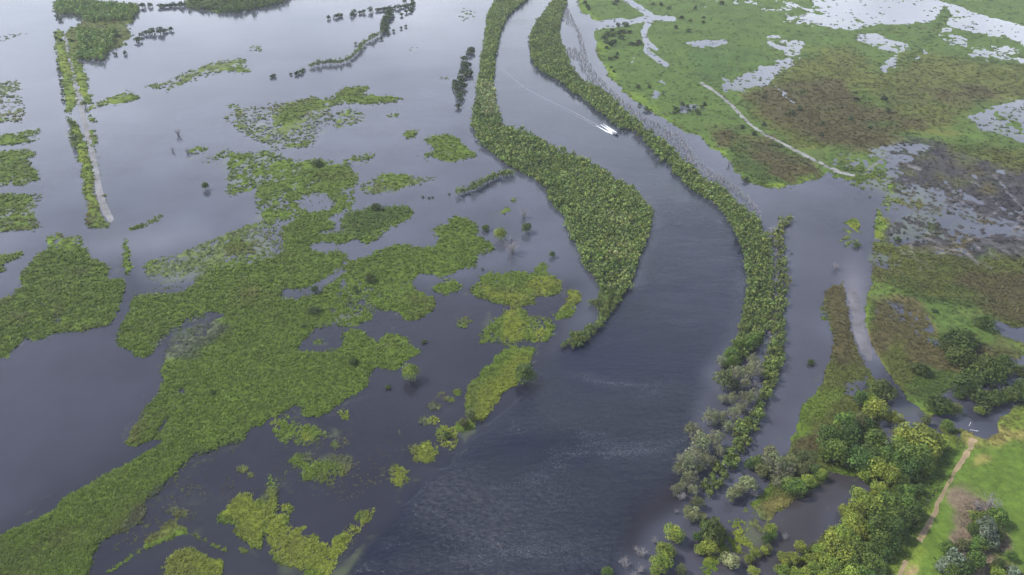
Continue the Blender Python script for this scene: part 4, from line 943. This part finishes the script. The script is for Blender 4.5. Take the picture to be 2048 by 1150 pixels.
row('917,384 928,381 947,375 960,367 972,361 985,354 996,350 1010,346 1024,344', 6.5, 'hedge_shrub', '{n} green bush of the short curved hedge by the thicket', 'short curved hedge', 'mangrove', step=7)
row('1085,368 1095,377 1104,383 1100,372', 5, 'hedge_shrub', '{n} dark bush trailing off the thicket edge', 'bushes at the thicket edge')
row('1170,5 1175,13 1178,18 1234,2 1229,8', 4.5, 'meadow_shrub', '{n} dark bush left of the far flooded track', 'bushes left of the far track')
row('1306,8 1322,9 1339,16 1390,17 1443,7 1363,36 1381,41 1406,44 1351,55 1376,62 1408,35', 4.6, 'meadow_shrub', '{n} dark bush right of the far track crossing', 'bushes right of the crossing')
row('1236,51 1250,49 1225,60 1215,69 1228,69 1237,66 1246,63 1259,64 1221,88 1213,84 1228,84 1243,75 1262,88 1271,89 1279,87 1213,95 1208,75', 6, 'meadow_shrub', '{n} dark bush of the cluster inside the track fork', 'cluster inside the track fork')
row('1234,108 1223,117 1231,115 1223,134 1228,142 1276,174 1299,175 1279,210 1292,218 1298,221', 4.4, 'meadow_shrub', '{n} dark bush dotted along the near meadow edge', 'bushes on the near meadow edge')
row('1348,226 1357,223 1352,218 1388,215 1394,222 1398,227 1378,222 1366,211 1375,213 1409,208 1402,214', 4.4, 'meadow_shrub', '{n} dark bush standing in the pale meadow pool', 'bushes in the meadow pool')
row('1712,198 1711,185 1769,198 1575,228 1583,226 1599,218 1645,247 1529,249 1507,267 1463,275 1549,289 1560,291 1642,270 1605,184 1529,194 1492,359 1701,237 1776,222 1741,255 1485,255 1797,480 1869,622', 5.2, 'meadow_shrub', '{n} dark bush scattered over the brown sedge', 'bushes on the brown sedge')
row('1567,722 1583,507 1741,393 965,538', 2.6, 'snag', '{n} tiny dark snag in open water', 'snags in open water')
row('866,394 846,394 858,396 898,388', 3.0, 'snag', '{n} tiny snag left of the curved hedge', 'snags by the curved hedge')
woods = raster(['115,-10 111,11 110,23 123,27 159,27 168,38 180,45 230,40 258,40 264,34 278,20 278,9 215,5 178,1 160,-20', '153,70 200,60 240,62 215,105 209,120 190,119 153,118', '150,58 200,56 190,70 155,76', '371,-20 374,17 428,19 434,24 474,24 521,16 568,3 600,-20'])
mass('far_woods_thicket', scatter(woods, 3.0, 4.2, 3.0, rt), None, 2.3, 'low green woods at the top left corner beyond the flood', lambda X, Y: np.array((.88, 1.08, .9)) * (.75 if survey(X, Y)[0] > 360 else 1.15), LOW)

# ------------------------------------------------------------------ boat, wake, posts
M_HULL, M_ALU, M_BLK, M_WHITE, M_FOAM = mat_plain('dark_hull', (.03, .035, .06), .35), mat_plain('aluminium', (.5, .52, .55), .4, .6), mat_plain('black_plastic', (.02, .02, .022), .4), mat_plain('white_paint', (.75, .75, .74), .5), mat_plain('foam', (.56, .58, .62), .9)
bx, by, _ = ground(1231, 269); tx_, ty_, _ = ground(1192, 246)
hd = math.atan2(by - ty_, bx - tx_)
boat = obj('motor_boat', None, loc=(bx, by, 0), rotz=hd)
tag(boat, 'small dark motor boat speeding down the river with a white wake', 'boat')
def hull():
    xs = np.array((-2.4, -1.6, -.4, .8, 1.7, 2.4, 2.75)); hw = np.array((.92, .98, 1.0, .95, .70, .32, .03)); kz = np.array((-.12, -.14, -.14, -.10, .02, .22, .42)); dk = np.array((.52, .52, .54, .58, .66, .74, .78))
    prof = []
    for x, w, k, d in zip(xs, hw, kz, dk):
        prof.append([(x, -w, d), (x, -w * .86, k + .16), (x, 0, k), (x, w * .86, k + .16), (x, w, d), (x, w * .9, d + .02), (x, w * .8, .22 + .1 * max(0, x)), (x, 0, .2 + .1 * max(0, x)), (x, -w * .8, .22 + .1 * max(0, x)), (x, -w * .9, d + .02)])
    V = np.array(prof).reshape(-1, 3); n, k = len(xs), 10; i = np.arange(n * k).reshape(n, k); j = np.roll(i, -1, 1)
    F = np.stack([i[:-1], j[:-1], j[1:], i[1:]], -1).reshape(-1, 4)
    P = Parts(); P.add(V, F, (1, 1, 1)); P.add(V[:k], np.array([[0, 1, 2, 9], [2, 3, 4, 5], [2, 5, 6, 7], [2, 7, 8, 9]]), (1, 1, 1)); return P
def box(cx, cy, cz, sx_, sy_, sz_, taper=.9):
    V = np.array([(x * (taper if z > 0 else 1) * sx_ / 2 + cx, y * (taper if z > 0 else 1) * sy_ / 2 + cy, z * sz_ / 2 + cz) for z in (-1, 1) for x, y in ((-1, -1), (1, -1), (1, 1), (-1, 1))])
    return V, np.array([[3, 2, 1, 0], [4, 5, 6, 7], [0, 1, 5, 4], [1, 2, 6, 5], [2, 3, 7, 6], [3, 0, 4, 7]])
def part(name, bits, mat, parent):
    P = Parts()
    for V, F in bits: P.add(V, F, (1, 1, 1))
    return obj(name, P.mesh(name, mat), parent)
obj('hull', hull().mesh('hull', M_HULL), boat)
part('bench_seat', [box(-1.1, 0, .42, .45, 1.5, .12)], M_ALU, boat); part('bench_seat', [box(.2, 0, .44, .4, 1.5, .12)], M_ALU, boat)
part('console', [box(.75, .3, .62, .45, .6, .6, .75)], M_BLK, boat); part('fore_deck', [box(1.75, 0, .68, .9, 1.0, .06, .7)], M_HULL, boat)
eng = part('outboard_engine', [box(-2.65, 0, .85, .42, .4, .45, .75), box(-2.62, 0, .3, .18, .14, .8)], M_BLK, boat)
# wake
def streak(line, w, h, P, zb=.0, seed=1):
    p = np.array(line, float); L = np.concatenate([[0], np.cumsum(np.hypot(*np.diff(p[:, :2], axis=0).T))]); s = np.linspace(0, L[-1], max(12, int(L[-1] / 1.2)))
    x, y = np.interp(s, L, p[:, 0]), np.interp(s, L, p[:, 1]); ww = np.interp(s, L, np.interp(L, L, [w[0] + (w[1] - w[0]) * k / L[-1] for k in L]))
    d = np.stack([np.gradient(x), np.gradient(y)], 1); d /= np.linalg.norm(d, axis=1)[:, None]; n = np.stack([-d[:, 1], d[:, 0]], 1)
    rows = []
    for f, z in ((-1, -.04), (-.55, .5), (0, 1), (.55, .5), (1, -.04)):
        j = 1 + .35 * vnoise(x + f * 31, y, 1.3, seed)
        q = np.stack([x, y], 1) + n * (f * ww / 2 * j)[:, None]
        rows.append(np.column_stack([q, zb + z * h * (.6 + .5 * vnoise(x, y + f * 9, .9, seed + 2)) * (1 if z > 0 else 1) - (0.0)]))
    V = np.stack(rows, 1).reshape(-1, 3); a = np.arange(len(x) * 5).reshape(-1, 5)
    P.add(V, np.stack([a[:-1, :-1], a[:-1, 1:], a[1:, 1:], a[1:, :-1]], -1).reshape(-1, 4), (.8, .82, .85))
def g2(s): return [tuple(float(c) for c in ground(*q)[:2]) for q in pts_of(s)]
P = Parts()
streak(g2('1227,268 1212,262 1192,251'), (2.0, .3), .16, P, seed=1)
streak(g2('1232,266 1222,258 1207,248'), (2.0, .3), .18, P, seed=2)
streak(g2('1228,266 1214,257 1201,249'), (2.4, .3), .17, P, seed=3)
tag(obj('boat_wake', P.mesh('boat_wake', M_FOAM, True)), 'white foam churned up behind the small motor boat', 'foam', kind='stuff')
P = Parts()
streak(g2('1200,252 1184,244 1151,226 1100,202 1050,176 1017,149 990,127'), (1.0, .4), .10, P, seed=5)
streak(g2('1192,254 1170,240 1140,226 1095,206'), (.6, .2), .08, P, seed=6)
m_w = mat_plain('wake_water', (.10, .105, .13), .3)
tag(obj('wake_ripple', P.mesh('wake_ripple', m_w, True)), 'long thin line of wake trailing up the river behind the boat', 'wake', kind='stuff')
# white marker post and low barrier by the drowned junction
qx_, qy_, _ = ground(1938, 852)
post = obj('marker_post', None, loc=(qx_, qy_, 0)); tag(post, 'thin white post standing in water at the flooded road junction', 'post')
V, F = tube([(0, 0, -.5), (0, 0, 1.35)], [.06, .055], 8); pp = Parts(); pp.add(V, F, (1, 1, 1)); obj('pole', pp.mesh('pole', M_WHITE), post)
part('cap', [box(0, 0, 1.38, .15, .15, .08)], M_WHITE, post)
rx_, ry_, _ = ground(1947, 863)
bar = obj('road_barrier', None, loc=(rx_, ry_, 0), rotz=-.25); tag(bar, 'low pale rail with a white plate where the road goes under', 'barrier')
part('rail', [box(0, 0, .45, 2.2, .06, .08, 1)], M_WHITE, bar)
for x in (-.95, .95): part('leg', [box(x, .02, .15, .08, .06, .66, 1)], M_ALU, bar)
part('plate', [box(.75, -.07, .48, .5, .03, .28, 1)], M_WHITE, bar)

# ------------------------------------------------------------------ air
def haze_box():
    B, zb, zt = 9100.0, -2.2, CAM_H + 6
    V = [(x, y, z) for z in (zb, zt) for x, y in ((-B, -B), (B, -B), (B, B), (-B, B))]
    F = np.array([[3, 2, 1, 0], [4, 5, 6, 7], [0, 1, 5, 4], [1, 2, 6, 5], [2, 3, 7, 6], [3, 0, 4, 7]])
    m = bpy.data.materials.new('haze'); m.use_nodes = True; t = m.node_tree; t.nodes.clear()
    out = t.nodes.new('ShaderNodeOutputMaterial'); v = t.nodes.new('ShaderNodeVolumePrincipled')
    v.inputs['Color'].default_value = (.86, .91, 1.0, 1); v.inputs['Density'].default_value = HAZE_DENSITY; v.inputs['Anisotropy'].default_value = 0.0
    t.links.new(v.outputs[0], out.inputs['Volume'])
    tag(obj('haze', mesh_from('haze', V, F, None, m)), 'thin pale air over the whole flood plain', 'haze', kind='stuff')
haze_box()
